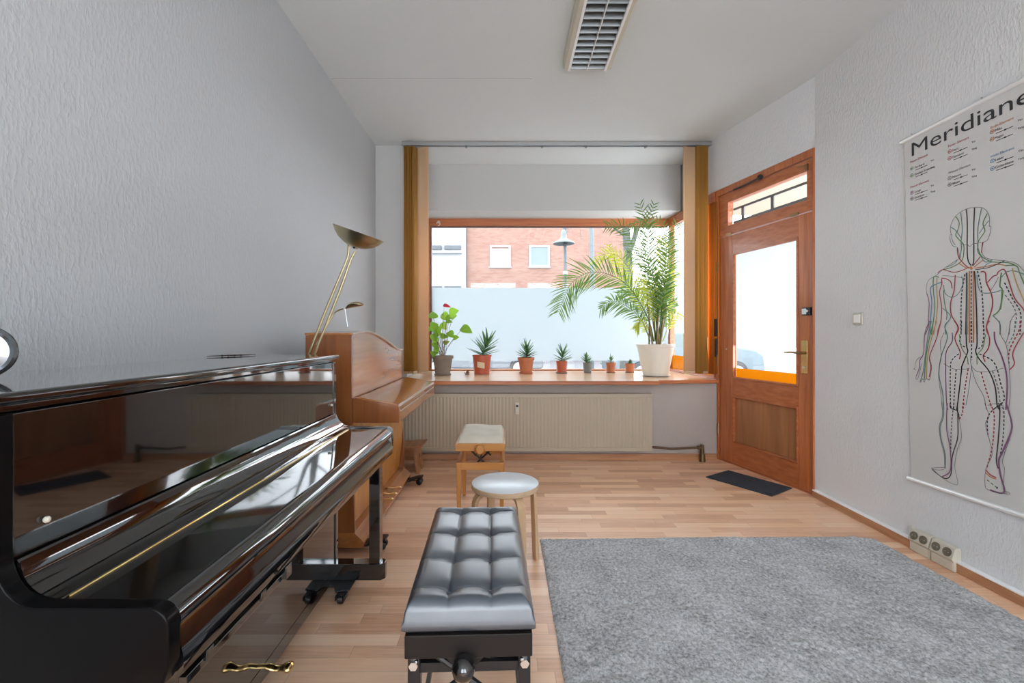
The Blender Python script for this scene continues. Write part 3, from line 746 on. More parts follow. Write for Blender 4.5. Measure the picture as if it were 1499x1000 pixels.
for sx in (-1, 1):
    x = sx*(hw-.022)
    m = MB(BW); m.box(x-.006, x+.006, -hl+.06, hl-.06, .06, .085); m.build('side_rail', BLACKS, bn)
    m = MB(BW); m.tube([(x, -hl+.032, .335), (x, -hl+.022, .335)], .012, 6).ball((x-.008*sx, -hl+.018, .352), .006, 8); m.build('bolt', CHROME, bn)
    MB(BW).tube([(x-.012*sx*0, -hl+.035, .335), (x, -hl+.035, .375)], .009, 8).build('tension_spring', STEEL, bn)

# ------------------------------------------------------------------ round stool
st = root('round_stool', (0, 2.30, 0), 'round stool with white laminate top and bent birch legs', 'stool')
sc_ = Vector((0, 2.30, 0))
MB().lathe([(0, .4395), (.1705, .4395), (.172, .4385), (.172, .4382), (0, .4382)], sc_, 56).build('seat_top', LAMTOP, st)
MB().lathe([(0, .4135), (.171, .4135), (.1745, .417), (.1745, .4365), (.172, .4392), (.1706, .4385), (0, .437)], sc_, 56).build('seat_rim', BIRCHX, st)
for a in (27, -63, -153, 117):
    ca, sa = math.cos(math.radians(a)), math.sin(math.radians(a))
    def RW(r_, t_, z): return (sc_.x+r_*ca-t_*sa, sc_.y+r_*sa+t_*ca, z)
    path = [(.055, .405), (.10, .405), (.13, .402), (.152, .392), (.166, .372), (.172, .345), (.176, .25), (.186, .0)]
    path = [tuple(q.xy) for q in spline([Vector((p[0], p[1], 0)) for p in path], 3)]
    m = MB(RW); outer = []; inner = []
    for i, p in enumerate(path):
        p0 = Vector(path[max(i-1, 0)]); p1 = Vector(path[min(i+1, len(path)-1)]); d_ = (p1-p0).normalized(); nn = Vector((d_.y, -d_.x))
        outer.append((p[0]-nn.x*.008, p[1]-nn.y*.008)); inner.append((p[0]+nn.x*.011, p[1]+nn.y*.011))
    outer[-1] = (outer[-1][0], 0.0005); inner[-1] = (inner[-1][0], .0005)
    vs = []; fs = []
    for o_, i_ in zip(outer, inner):
        vs += [(o_[0], -.021, o_[1]), (o_[0], .021, o_[1]), (i_[0], .021, i_[1]), (i_[0], -.021, i_[1])]
    for k in range(len(outer)-1):
        for q in range(4): fs.append((4*k+q, 4*k+(q+1) % 4, 4*k+4+(q+1) % 4, 4*k+4+q))
    fs += [(0, 1, 2, 3), tuple(4*(len(outer)-1)+q for q in (3, 2, 1, 0))]
    m.add(vs, fs).build('leg', BIRCH, st, bevel=.002)

# ------------------------------------------------------------------ wooden adjustable bench with cream seat
x0, x1, y0, y1 = -.330, 0.0, 2.925, 3.345
cb_ = root('piano_bench', (-.165, 3.13, 0), 'honey coloured wooden piano bench with cream velour seat and round knob', 'bench')
n = 26; vs = []; fs = []
for j in range(n+1):
    for i in range(n+1):
        x = lerp(x0+.012, x1-.012, i/n); y = lerp(y0+.012, y1+.03, j/n)
        ex = min(x-x0-.012, x1-.012-x, y-y0-.012, y1+.03-y); e_ = math.sqrt(max(0, 1-(1-min(ex, .03)/.03)**2))
        # rounded corners in plan
        vs.append((x, y, .490+.040*e_+.004*math.sin(20*x)*e_))
N_ = n+1
fs = [(j*N_+i, j*N_+i+1, (j+1)*N_+i+1, (j+1)*N_+i) for j in range(n) for i in range(n)]
m = MB().add(vs, fs).box(x0+.012, x1-.012, y0+.012, y1+.03, .484, .4905)
m.build('seat_cushion', CREAM, cb_, angle=60)
MB().box(x0, x1, y0, y0+.02, .436, .486).box(x0, x1, y1+.02, y1+.04, .436, .486).box(x0, x0+.02, y0+.02, y1+.02, .436, .486).box(x1-.02, x1, y0+.02, y1+.02, .436, .486).build('seat_frame', HONEYX, cb_, bevel=.003)
MB().box(x0+.01, x1-.01, y0+.02, y0+.04, .306, .356).box(x0+.01, x1-.01, y1-.01, y1+.01, .306, .356).box(x0+.005, x0+.025, y0+.03, y1, .306, .356).box(x1-.025, x1-.005, y0+.03, y1, .306, .356).build('leg_frame', HONEYX, cb_, bevel=.003)
for x in (x0+.005, x1-.040):
    for y in (y0+.018, y1-.025):
        sg = 1 if x > -.2 else -1
        m = MB(); m.add([(x+a*.035+(.006 if a == 0 and z == 0 else 0)-(.006 if a == 1 and z == 0 else 0), y+b*.035, z*.3555+.0005) for z in (0, 1) for a, b in ((0,0), (1,0), (1,1), (0,1))],
                        [(0,3,2,1), (4,5,6,7), (0,1,5,4), (1,2,6,5), (2,3,7,6), (3,0,4,7)])
        m.build('leg', HONEY, cb_, bevel=.003)
MB().tube([(x0+.018, y1-.005, .355), (x0+.018, y1-.005, .437)], .010, 8).tube([(x1-.018, y1-.005, .355), (x1-.018, y1-.005, .437)], .010, 8).build('guide_rod', HONEY, cb_)
m = MB(); xc = -.165
for y in (y0+.06, y1-.06):
    m.tube([(xc-.075, y, .437), (xc+.060, y, .312)], .006, 6).tube([(xc+.075, y, .437), (xc-.060, y, .312)], .006, 6)
m.tube([(xc, y0+.04, .375), (xc, y1-.04, .375)], .006, 8).tube([(xc-.08, y0+.055, .436), (xc+.08, y0+.055, .436)], .006, 6)
m.build('scissor_brace', BLACKS, cb_)
MB().lathe([(0, 0), (.012, 0), (.012, .010), (.027, .014), (.031, .022), (.031, .034), (.024, .042), (0, .044)], (xc, y0, .455), 28, (0, -1, 0)).build('height_knob', HONEY, cb_)

# ------------------------------------------------------------------ small rustic step stool behind the cherry piano
ss = root('step_stool', (-.84, 3.98, 0), 'small rustic wooden step stool between cherry piano and radiator', 'footstool')
MB().prism([(-1.03, .222), (-.90, .216), (-.80, .220), (-.715, .232), (-.712, .246), (-.80, .236), (-.90, .232), (-1.03, .238)], 'y', 3.84, 4.08).build('seat', RUSTIC, ss, bevel=.003)
# splayed end board with a cut-out
m = MB()
for (xa, xb, xo) in ((-.800, -.775, .03), (-1.0, -.975, -.03)):
    def bd(y_0, y_1, z_0, z_1):
        f = lambda z: xo*(1-z/.22)
        m.add([(xa+f(z)+(xb-xa)*a, y, z) for z in (z_0, z_1) for y in (y_0, y_1) for a in (0, 1)],
              [(0,1,3,2), (4,6,7,5), (0,4,5,1), (2,3,7,6), (0,2,6,4), (1,5,7,3)])
    bd(3.85, 3.93, .0005, .22); bd(3.99, 4.07, .0005, .22); bd(3.93, 3.99, .15, .22); bd(3.93, 3.99, .05, .11); 
m.build('end_board', RUSTIC, ss)
MB().box(-.976, -.80, 3.95, 3.97, .12, .20).build('stretcher', RUSTIC, ss, bevel=.002)

# ------------------------------------------------------------------ rug and mat
rw, rl0, rl1 = (.204, 2.165), .25, 2.60
nxr, nyr = 250, 300
rs = np.random.RandomState(3)
hgt = rs.rand(nyr+1, nxr+1)
q_ = rs.rand(nyr//4+3, nxr//4+3); q_ = np.kron(q_, np.ones((4, 4)))[:nyr+1, :nxr+1]
q_ = (q_+np.roll(q_, 1, 0)+np.roll(q_, 1, 1)+np.roll(q_, 2, 0)+np.roll(q_, 2, 1))/5
hgt = .5*hgt+.9*(q_-.25)
vs = []
for j in range(nyr+1):
    for i in range(nxr+1):
        x = lerp(rw[0], rw[1], i/nxr); y = lerp(rl0, rl1, j/nyr)
        # slight waviness of outline and skew of the far edge
        y += .035*(i/nxr)*(j/nyr)
        cx = max(0, x-(rw[1]-.10)); cy = max(0, y-(rl1-.10))
        if cx > 0 and cy > 0 and math.hypot(cx, cy) > .1:
            k = .1/math.hypot(cx, cy); x = rw[1]-.1+cx*k; y = rl1-.1+cy*k
        e_ = min(i, nxr-i, j, nyr-j)
        z = .003 if e_ == 0 else .010+.010*min(1, e_/3)*hgt[j, i]+.003*math.sin(5*x+2*y)*math.sin(4*y)
        jx = (hgt[j, i]-.5)*.006
        vs.append((x+jx, y+(hgt[j, (i*7) % nxr]-.5)*.006, z))
W_ = nxr+1
fs = [(j*W_+i, j*W_+i+1, (j+1)*W_+i+1, (j+1)*W_+i) for j in range(nyr) for i in range(nxr)]
m = MB().add(vs, fs)
m.prism([(rw[0]+.01, rl0+.01), (rw[1]-.02, rl0+.01), (rw[1]-.02, rl1-.12), (rw[1]-.15, rl1-.01), (rw[0]+.01, rl1-.015)], 'z', .0008, .006)
tag(m.build('rug', RUG, angle=180), 'large grey shaggy rug on the wooden floor', 'rug')
mp_ = [Vector((1.693, 3.75)), Vector((1.98, 3.298)), Vector((2.247, 3.474)), Vector((1.975, 3.93))]
m = MB(); ce = sum(mp_, Vector((0, 0)))/4
m.prism([tuple(q) for q in mp_], 'z', .0008, .008)
dm = m.build('doormat', MATM, None, bevel=.002)
tag(dm, 'dark blue rectangular doormat lying in front of the shop door', 'doormat')
MB().prism([tuple(ce+(q-ce)*.88) for q in mp_], 'z', .008, .011).build('pile', MATM, dm)

# ------------------------------------------------------------------ switch and sockets
sw_ = root('light_switch', (XR, 2.90, 1.275), 'square cream light switch on the wall right of the door', 'light switch')
MB().box(XR-.012, XR-.0004, 2.86, 2.94, 1.268, 1.348).build('cover_plate', WHITEP, sw_, bevel=.006)
MB().box(XR-.020, XR-.010, 2.873, 2.922, 1.281, 1.337).build('rocker', plain('white rocker', (.82, .81, .78), .35), sw_, bevel=.004)
sox = [(2.375, 2.493, 'near the door'), (2.245, 2.368, '')]
for k, (ya, yb, _) in enumerate(sox):
    r = root('wall_socket', (XR-.06, (ya+yb)/2, 0), ['far one of the two cream double sockets on the skirting, nearer the door', 'near one of the two cream double sockets on the skirting, farther from the door'][k], 'socket', 'double sockets on the skirting')
    xf = XR-.0005
    MB().prism([(xf, .0005), (xf-.040, .0005), (xf-.040, .050), (xf-.052, .062), (xf-.034, .118), (xf-.010, .124), (xf, .112)], 'y', ya, yb).build('housing', WHITEP, r, bevel=.004)
    MB().box(xf-.0425, xf-.040, ya+.006, yb-.006, .004, .046).build('cover_strip', WHITEP, r, bevel=.001)
    for yc in (ya+.032, yb-.032):
        nrm = Vector((-.95, 0, .31)).normalized(); c = Vector((xf-.0435, yc, .090))
        s_ = MB().lathe([(.0, .0008), (.0185, .0008), (.0195, .003), (.022, .003), (.022, -.004), (0, -.004)], c, 24, nrm).build('socket_face', SOCKIN, r)
        MB().ball(c+nrm*.002+Vector((0, .008, 0)), .003, 8).ball(c+nrm*.002-Vector((0, .008, 0)), .003, 8).build('contact', STEEL, s_)

# ------------------------------------------------------------------ wall chart
XC = XR-.010
def WP(px, py, off=0.):
    x = XC-off; d = x*F/(px-CX); return Vector((x, d, CH-(py-CY)*d/F))
ch = root('wall_chart', (XC, 1.95, .38), 'white hanging wall chart titled Meridiane with a line drawn figure seen from behind', 'wall chart')
TL = WP(1325, 206); BL = WP(1333, 701)
rt = math.radians(1.3)
ey = Vector((0, -math.cos(rt), math.sin(rt))); ez = Vector((0, math.sin(rt), math.cos(rt)))      # chart's own right and up
Wc = 1.0; Hc = (TL-BL).length
o_ = BL
def CP(a, b, off=0.): return o_+ey*a+ez*b+Vector((-off, 0, 0))
m = MB(); 
vs = [CP(.004, 0), CP(Wc, 0), CP(Wc, Hc), CP(.004, Hc)]
m.add([v+Vector((.0008, 0, 0)) for v in vs]+vs, [(0,1,2,3), (7,6,5,4), (0,4,5,1), (1,5,6,2), (2,6,7,3), (3,7,4,0)])
m.build('sheet', POSTER, ch)
for b, nm in ((Hc, 'hanging_rail'), (0, 'bottom_rail')):
    q = MB().tube([CP(-.014, b, .0), CP(Wc+.014, b, .0)], .0125, 16); q.v = [(min(v[0], XR-.0005), v[1], v[2]) for v in q.v]
    q.build(nm, RAILM, ch)
for a in (.05, .42, .8):
    c = CP(a, Hc+.016); MB().tube([c+Vector((.008, 0, -.012)), c+Vector((-.004, -.005, 0)), c+Vector((.006, .008, .006))], .003, 6).build('hook', STEEL, ch)
def ribbon(mb, pts, wd, off, dash=None):
    pts = spline(pts, 5)
    if dash:
        L = [0]
        for i in range(1, len(pts)): L.append(L[-1]+(pts[i]-pts[i-1]).length)
        segs = []; t_ = 0
        def at(s):
            for i in range(1, len(L)):
                if L[i] >= s: return pts[i-1].lerp(pts[i], (s-L[i-1])/max(1e-9, L[i]-L[i-1]))
            return pts[-1]
        while t_ < L[-1]:
            segs.append([at(t_), at(min(L[-1], t_+dash*.3)), at(min(L[-1], t_+dash*.62))]); t_ += dash
    else: segs = [pts]
    for sg in segs:
        vs = []; fs = []
        for i, p in enumerate(sg):
            t2 = sg[min(i+1, len(sg)-1)]-sg[max(i-1, 0)]
            nn = Vector((0, -t2.z, t2.y)); nn = nn.normalized()*wd/2 if nn.length > 1e-9 else Vector((0, 0, wd/2))
            vs += [p+nn, p-nn]
        for i in range(len(sg)-1): fs.append((2*i, 2*i+1, 2*i+3, 2*i+2))
        mb.add([v+Vector((-off, 0, 0)) for v in vs], fs)
ZO = {'A': (8.87, 1330, 290), 'B': (8.87, 1330, 380), 'C': (7.692, 1330, 470), 'D': (6.669, 1330, 590)}
LN = [
 ('g', 1, 'A', [(560,480),(545,420),(555,340),(600,250),(680,180),(760,140),(860,122),(950,122),(1010,160),(1045,220),(1055,290),(1050,370)]),
 ('g', 1, 'A', [(1050,370),(1070,365),(1070,420),(1050,490),(1020,550),(980,570)]),
 ('g', 1, 'A', [(560,470),(540,490),(545,560),(580,620),(625,635)]), ('g', 1, 'A', [(560,470),(575,560),(610,610)]),
 ('g', 1, 'A', [(635,640),(655,700),(655,780),(560,850),(450,925),(370,1000),(280,1050),(240,1120),(235,1210),(245,1260)]),
 ('g', 1, 'A', [(975,570),(955,700),(1000,770),(1100,800),(1260,815),(1380,840),(1450,890),(1499,950),(1580,1080)]),
 ('k', 2.2, 'A', [(750,145),(765,300),(765,700),(780,820),(815,875)]), ('k', 2.2, 'A', [(860,125),(850,400),(850,800),(825,875)]),
 ('t', 1.8, 'A', [(680,190),(700,400),(685,560),(690,650),(670,780)]), ('t', 1.8, 'A', [(950,130),(905,380),(905,600),(900,690),(940,750),(1000,830),(1100,800)]),
 ('G', 1.8, 'A', [(615,240),(660,320),(640,420),(615,480),(660,540),(715,600),(720,700),(690,820),(560,900),(450,930)]),
 ('G', 1.8, 'A', [(1025,200),(970,320),(990,400),(990,440),(920,545),(900,620),(940,740),(1020,800),(1100,830),(1300,840),(1400,880)]),
 ('t', 1.6, 'A', [(555,380),(620,425),(690,530)]), ('t', 1.6, 'A', [(1050,290),(990,360),(920,460)]),
 ('g', 1, 'A', [(690,590),(735,610),(765,600),(800,628),(840,595),(950,578)]),
 ('r', 1.8, 'A', [(635,640),(655,770),(760,890),(815,905)]), ('r', 1.8, 'A', [(965,570),(950,710)]), ('r', 1.8, 'A', [(935,760),(840,880)]),
 ('o', 1.8, 'A', [(975,800),(850,900)]), ('o', 1.8, 'A', [(650,840),(740,900),(810,910)]), ('o', 1.8, 'A', [(860,910),(1000,890),(1150,860),(1290,880)]),
 ('k', 1.4, 'A', [(870,930),(1050,900),(1250,815)]), ('r', 1.6, 'A', [(380,975),(450,930),(600,965),(760,915)]), ('o', 5, 'A', [(800,890),(830,925)]),
 ('t', 1.4, 'A', [(500,900),(600,850),(640,800)]), ('t', 1.4, 'A', [(960,920),(1030,850),(1100,830)]),
 ('p', 1.8, 'B', [(240,440),(270,560),(260,760),(265,850),(220,975)]), ('p', 1.8, 'C', [(240,0),(185,140),(175,330),(160,395),(130,440),(125,520),(90,620)]),
 ('b', 2.2, 'B', [(440,290),(340,330),(285,380),(305,550),(290,750),(280,975)]), ('t', 2.2, 'C', [(260,0),(225,150),(190,400),(170,560),(135,680)]),
 ('G', 2, 'B', [(400,230),(330,230),(325,400),(345,600),(325,800),(300,975)]), ('G', 2, 'C', [(285,0),(240,180),(200,400),(180,660)]),
 ('y', 2, 'B', [(370,240),(370,400),(380,600),(350,850),(330,975)]), ('y', 2, 'C', [(320,0),(260,200),(215,420),(205,650)]),
 ('r', 2, 'B', [(430,250),(435,320),(405,430),(430,600),(425,780),(380,975)]), ('r', 2, 'C', [(370,0),(335,100),(320,190),(240,400),(255,520),(235,630)]),
 ('g', 1, 'C', [(160,400),(110,420),(80,470),(75,530),(60,540),(85,550)]), ('g', 1, 'C', [(240,420),(262,520),(240,660),(225,650)]),
 ('g', 1, 'C', [(90,620),(85,650),(110,640),(150,480)]), ('g', 1, 'C', [(125,680),(140,690),(165,650),(180,690),(195,650),(230,665)]),
 ('G', 1.8, 'B', [(455,400),(470,560),(500,700),(495,780)]), ('t', 1.8, 'B', [(445,630),(550,740),(480,860),(490,975)]),
 ('t', 2, 'C', [(455,0),(410,60),(440,190),(370,400),(345,600),(385,800),(400,1000)]), ('t', 2, 'D', [(340,0),(345,130),(310,230),(320,350),(360,500),(360,640)]),
 ('g', 1, 'C', [(405,130),(360,240),(370,400),(340,600),(370,850),(385,1000)]), ('g', 1, 'D', [(325,0),(335,120),(300,230),(315,360),(350,500),(355,640)]),
 ('r', 2.2, 'B', [(610,200),(595,400),(550,560),(560,720),(650,880),(620,975)]), ('r', 2.2, 'C', [(520,0),(560,80),(525,200),(585,350),(575,430)]),
 ('r', 2.4, 'B', [(940,160),(1000,170),(1015,300),(1080,450),(1090,620),(1015,870),(1040,975)]), ('r', 2.2, 'C', [(915,0),(880,60),(915,200),(900,310),(845,390),(865,460)]),
 ('r', 1.8, 'B', [(430,240),(490,250),(550,290),(570,375)]), ('r', 2, 'B', [(1025,300),(1100,220),(1150,200),(1170,160),(1245,130),(1300,260),(1380,500),(1499,650),(1540,800)]),
 ('t', 1.6, 'B', [(460,330),(480,440),(570,490),(660,430),(710,300),(690,220)]), ('t', 1.6, 'B', [(890,200),(910,350),(960,430),(1100,430),(1200,400)]),
 ('g', 1, 'B', [(440,210),(560,215),(700,235)]), ('g', 1, 'B', [(1170,230),(1130,310),(1075,390)]),
 ('G', 2.4, 'B', [(1210,170),(1190,340),(1220,400),(1190,640),(1100,730)]), ('t', 1.8, 'B', [(1100,730),(1190,830),(1190,975)]), ('G', 1.8, 'B', [(1235,400),(1200,650)]),
 ('t', 1.6, 'B', [(1210,230),(1280,160),(1380,150),(1499,190),(1600,260)]), ('y', 2, 'B', [(1350,110),(1400,290),(1499,530),(1600,760)]), ('G', 2, 'B', [(1260,80),(1400,80),(1450,180),(1499,300),(1600,500)]),
 ('k', 2.2, 'B', [(1250,300),(1350,500),(1460,700),(1450,975)], 1), ('g', 1.8, 'B', [(1260,460),(1400,690),(1370,975)], 1), ('g', 1, 'B', [(1400,690),(1330,800),(1310,975)]),
 ('r', 2.4, 'C', [(1260,0),(1250,100),(1140,330),(1135,500)], 1), ('r', 2, 'C', [(1299,130),(1180,350),(1195,480),(1140,550)]), ('t', 1.8, 'C', [(1205,0),(1190,140),(1120,275)], 1), ('g', 1, 'C', [(1150,0),(1130,150),(1100,250)]),
 ('k', 2.2, 'B', [(755,170),(755,450),(745,975)]), ('k', 2.4, 'B', [(860,150),(880,500),(895,975)]), ('o', 2.6, 'B', [(795,150),(790,975)]), ('o', 2.6, 'B', [(845,150),(850,975)]), ('k', 2, 'B', [(820,150),(815,975)], 1), ('G', .8, 'B', [(770,170),(770,975)]),
 ('k', 2.4, 'C', [(650,0),(655,260),(670,340),(640,420),(600,520),(600,550),(560,900),(545,1000)]), ('k', 2.4, 'C', [(770,0),(775,260),(760,340),(800,430),(910,565),(980,750),(1000,940),(1030,1000)]),
 ('o', 2.6, 'C', [(690,0),(690,245)]), ('o', 2.6, 'C', [(735,0),(735,245)]), ('k', 2, 'C', [(712,0),(715,440)], 1),
 ('k', 2, 'D', [(480,0),(485,200),(480,350),(430,520),(420,680),(385,735),(320,720),(230,640)]), ('k', 2, 'D', [(880,0),(895,80),(880,350),(860,560),(880,640)]),
 ('k', 2.2, 'B', [(735,190),(690,500),(685,975)], 1), ('k', 2.2, 'B', [(900,150),(960,450),(980,975)], 1), ('k', 2, 'C', [(600,0),(595,150),(580,250),(650,300)], 1), ('k', 2, 'C', [(840,0),(855,130),(830,280),(790,310)], 1),
 ('G', 1.6, 'C', [(575,150),(600,300),(660,400),(675,490)]), ('G', 1.6, 'C', [(870,150),(840,300),(780,380),(775,490)]),
 ('k', 2, 'C', [(570,370),(500,430),(475,520),(475,900),(490,990)], 1), ('k', 2, 'C', [(540,545),(520,800),(510,1000)], 1), ('k', 2.2, 'C', [(800,370),(940,440),(1000,540),(1040,700),(1080,890),(950,1000)], 1), ('g', 2, 'C', [(950,565),(1010,750),(1040,960)], 1),
 ('k', 2, 'D', [(410,0),(415,50),(480,80),(500,160)]), ('k', 1.8, 'D', [(445,0),(420,250),(415,500)], 1), ('k', 2, 'D', [(910,0),(780,130),(780,330)], 1), ('k', 2, 'D', [(905,0),(935,100),(925,350),(900,500)], 1),
 ('r', 2.2, 'C', [(675,540),(640,750),(610,1000)], 1), ('r', 2.2, 'C', [(820,575),(870,750),(940,980)], 1), ('r', 2.2, 'D', [(545,0),(525,110),(500,160)], 1), ('r', 2.2, 'D', [(800,0),(840,120),(830,350),(810,480),(765,640)], 1),
 ('p', 2, 'C', [(495,130),(495,230),(430,340),(420,500),(430,900),(445,1000)]), ('p', 2.8, 'C', [(970,120),(980,230),(1050,390),(1100,560),(1115,750),(1100,1000)]),
 ('p', 2.2, 'D', [(380,0),(375,250),(410,450),(410,660),(330,720)]), ('p', 3.2, 'D', [(955,0),(1005,170),(1005,280),(920,480),(885,560),(900,700),(940,850),(900,880),(800,850)]),
 ('g', 1, 'C', [(705,480),(710,530),(680,780),(650,950)]), ('g', 1, 'C', [(705,380),(705,480),(760,680),(850,850),(880,1000)]), ('g', 1, 'C', [(400,480),(500,535),(600,550),(690,530)]), ('g', 1, 'C', [(710,500),(770,565),(900,570),(1070,530)]),
 ('g', 1, 'C', [(1030,0),(1040,150),(1100,260),(1125,400),(1140,560),(1150,800),(1130,1000)]), ('g', 1, 'C', [(900,950),(980,930),(1080,960)]),
 ('g', 1, 'D', [(500,160),(520,330),(480,450),(455,620),(485,780),(450,795),(360,750),(225,650)]), ('g', 1, 'D', [(225,635),(290,630),(350,630)]), ('g', 1, 'D', [(230,640),(290,655),(350,650)]),
 ('g', 1, 'D', [(745,0),(790,130),(755,200),(790,350),(820,500),(760,640),(750,800),(790,850),(980,890),(980,870),(930,840),(940,640),(920,560),(990,350),(1015,230),(1000,150),(970,50)]),
 ('r', 2.2, 'D', [(755,650),(800,700),(860,730)]), ('o', 2, 'D', [(755,680),(800,720),(860,745)]), ('G', 2, 'D', [(770,750),(870,830)], 1), ('k', 4, 'D', [(862,825),(875,832)]),
]
inks = {}
for idx, ln in enumerate(LN):
    c, wd, z, pts = ln[:4]; sc, ox, oy = ZO[z]
    if c not in inks: inks[c] = MB()
    ribbon(inks[c], [WP(ox+x/sc, oy+y/sc) for x, y in pts], wd*.0024, .0012+idx*.000006, .019 if len(ln) > 4 else None)
nm = {'g': 'figure_outline', 'k': 'black_line', 't': 'teal_line', 'G': 'green_line', 'r': 'red_line', 'o': 'orange_line', 'y': 'ochre_line', 'p': 'purple_line', 'b': 'blue_line'}
for c, mb in inks.items():
    o = mb.build(nm[c], INK[c], ch); tag(o, {'g': 'thin grey outline of the figure'}.get(c, nm[c].replace('_', 's ', 1).replace('s line', ' lines')+' drawn along the figure'))
def text(body, pos, size, mat, name, width=None, bold=0.):
    bold = 0.
    cu = bpy.data.curves.new(name, 'FONT'); cu.body = body; cu.size = size; cu.offset = bold; cu.extrude = .0001
    ob = bpy.data.objects.new(name, cu); COL.objects.link(ob); bpy.context.view_layer.update()
    me = bpy.data.meshes.new_from_object(ob.evaluated_get(bpy.context.evaluated_depsgraph_get()))
    bpy.data.objects.remove(ob)
    xs = [v.co.x for v in me.vertices]; k = (width/(max(xs)-min(xs))) if width else 1.
    x_ = min(xs)
    for v in me.vertices:
        q = pos+ey*((v.co.x-x_)*k)+ez*v.co.y+Vector((-v.co.z-.0012, 0, 0))-ORI[ch.name]
        v.co = q
    me.materials.clear(); me.materials.append(mat)
    o = bpy.data.objects.new(name, me); COL.objects.link(o); o.parent = ch; ORI[o.name] = ORI[ch.name]
    return o
text('Meridiane', WP(1335, 229), .108, INK['k'], 'title', .575, .0008)
BL_ = [(1333, 239, 'Feuer-Element', 'r', [('Perikard', 'Yin', 247), ('Dreifach Erwärmer', 'Yang', 257)], 'G'),
       (1333, 276, 'Metall-Element', 'r', [('Lunge', 'Yin', 282.5), ('Dickdarm', 'Yang', 291)], 'p'),
       (1388.4, 216, 'Feuer-Element', 'r', [('Herz', 'Yin', 222), ('Dünndarm', 'Yang', 232)], 'r'),
       (1388.4, 255, 'Wasser-Element', 'g', [('Nieren', 'Yin', 261), ('Blase', 'Yang', 270.5)], 'g'),
       (1450.4, 189, 'Erde-Element', 'o', [('Milz', 'Yin', 193), ('Magen', 'Yang', 204)], 'o'),
       (1451, 231, 'Holz-Element', 'b', [('Leber', 'Yin', 236), ('Gallenblase', 'Yang', 247)], 'b')]
for (px, py, head, hc_, rows, cc) in BL_:
    text(head, WP(px, py), .0165, INK[hc_], 'heading', .0072*len(head)+.01)
    bar = MB(); cir = MB()
    for (nm_, yy, ry) in rows:
        p0 = WP(px+6.5, ry)
        text(nm_, p0, .0165, INK['k'], 'caption', .0064*len(nm_)+.004, .0003)
        text(yy, p0+ey*.092, .014, INK['k'], 'caption', .0062*len(yy))
        a_ = p0-ez*.010+ey*.004
        ribbon(bar, [a_, a_+ey*.07], .0028, .0014); ribbon(bar, [a_+ey*.034, a_+ey*.042], .007, .0016)
        cen = WP(px+2.2, ry)+ez*.001
        ring_ = [cen+ey*.0085*math.cos(t_)+ez*.0085*math.sin(t_) for t_ in np.linspace(0, 2*PI, 14)]
        ribbon(cir, ring_, .0026, .0015); ribbon(cir, [cen-ey*.004, cen+ey*.004], .005, .0015)
    bar.build('key_line', INK['k'], ch); cir.build('key_circle', INK[cc], ch)

# ------------------------------------------------------------------ plants on the sill
ZS = .7735
def pot(r, c, rb, rt_, h, mat, n=36, rimh=.12, rime=1.04, saucer=None):
    m = MB(); m.lathe([(0, .002), (rb, .002), (lerp(rb, rt_, 1-rimh), h*(1-rimh)), (rt_*rime, h*(1-rimh)+.001), (rt_*rime, h), (rt_*.93, h), (rt_*.90, h*.86), (0, h*.86)], c, n)
    m.build('pot', mat, r)
    MB().lathe([(0, h*.865), (rt_*.90, h*.865), (rt_*.90, h*.85), (0, h*.85)], c, n).build('soil', SOIL, r)
    if saucer: MB().lathe([(0, 0), (rb*1.12, 0), (rb*1.22, h*.07), (rb*1.17, h*.07), (rb*1.02, .0015), (0, .0015)], c, n).build('saucer', saucer, r)
def yucca(mb, base, H, spread, nleaf, rnd, lw, lean=(0, 0)):
    for k in range(nleaf):
        f = k/(nleaf-1); a = (k % 2)*PI+rnd.uniform(-1.0, 1.0)
        h0 = H*.44*f
        el = lerp(.28, 1.30, f**1.2)+rnd.uniform(-.12, .12)
        L = H*lerp(.62, .58, f)*rnd.uniform(.85, 1.12)
        st_ = Vector(base)+Vector((lean[0]*h0, lean[1]*h0, h0))
        dr = Vector((math.cos(a)*math.cos(el)*spread, math.sin(a)*math.cos(el)*spread*.8, math.sin(el))).normalized()
        dr = (dr+Vector((lean[0], lean[1], 0))*.5).normalized()
        side = dr.cross(Vector((0, 0, 1)))
        if side.length < .05: side = Vector((1, 0, 0))
        side.normalize(); upv = side.cross(dr).normalized()
        vs = []; fs = []
        prof_ = [(0, .9), (.3, 1.), (.6, .75), (.85, .38), (1., .03)]
        for t_, w_ in prof_:
            c = st_+dr*L*t_+Vector((0, 0, 1))*(.03*L*t_*t_)
            vs += [c-side*lw*w_+upv*lw*.35*w_, c-upv*lw*.25*w_, c+side*lw*w_+upv*lw*.35*w_, c+upv*lw*.15*w_]
        for i in range(len(prof_)-1):
            for q in range(4): fs.append((4*i+q, 4*i+(q+1) % 4, 4*i+4+(q+1) % 4, 4*i+4+q))
        mb.add(vs, fs)
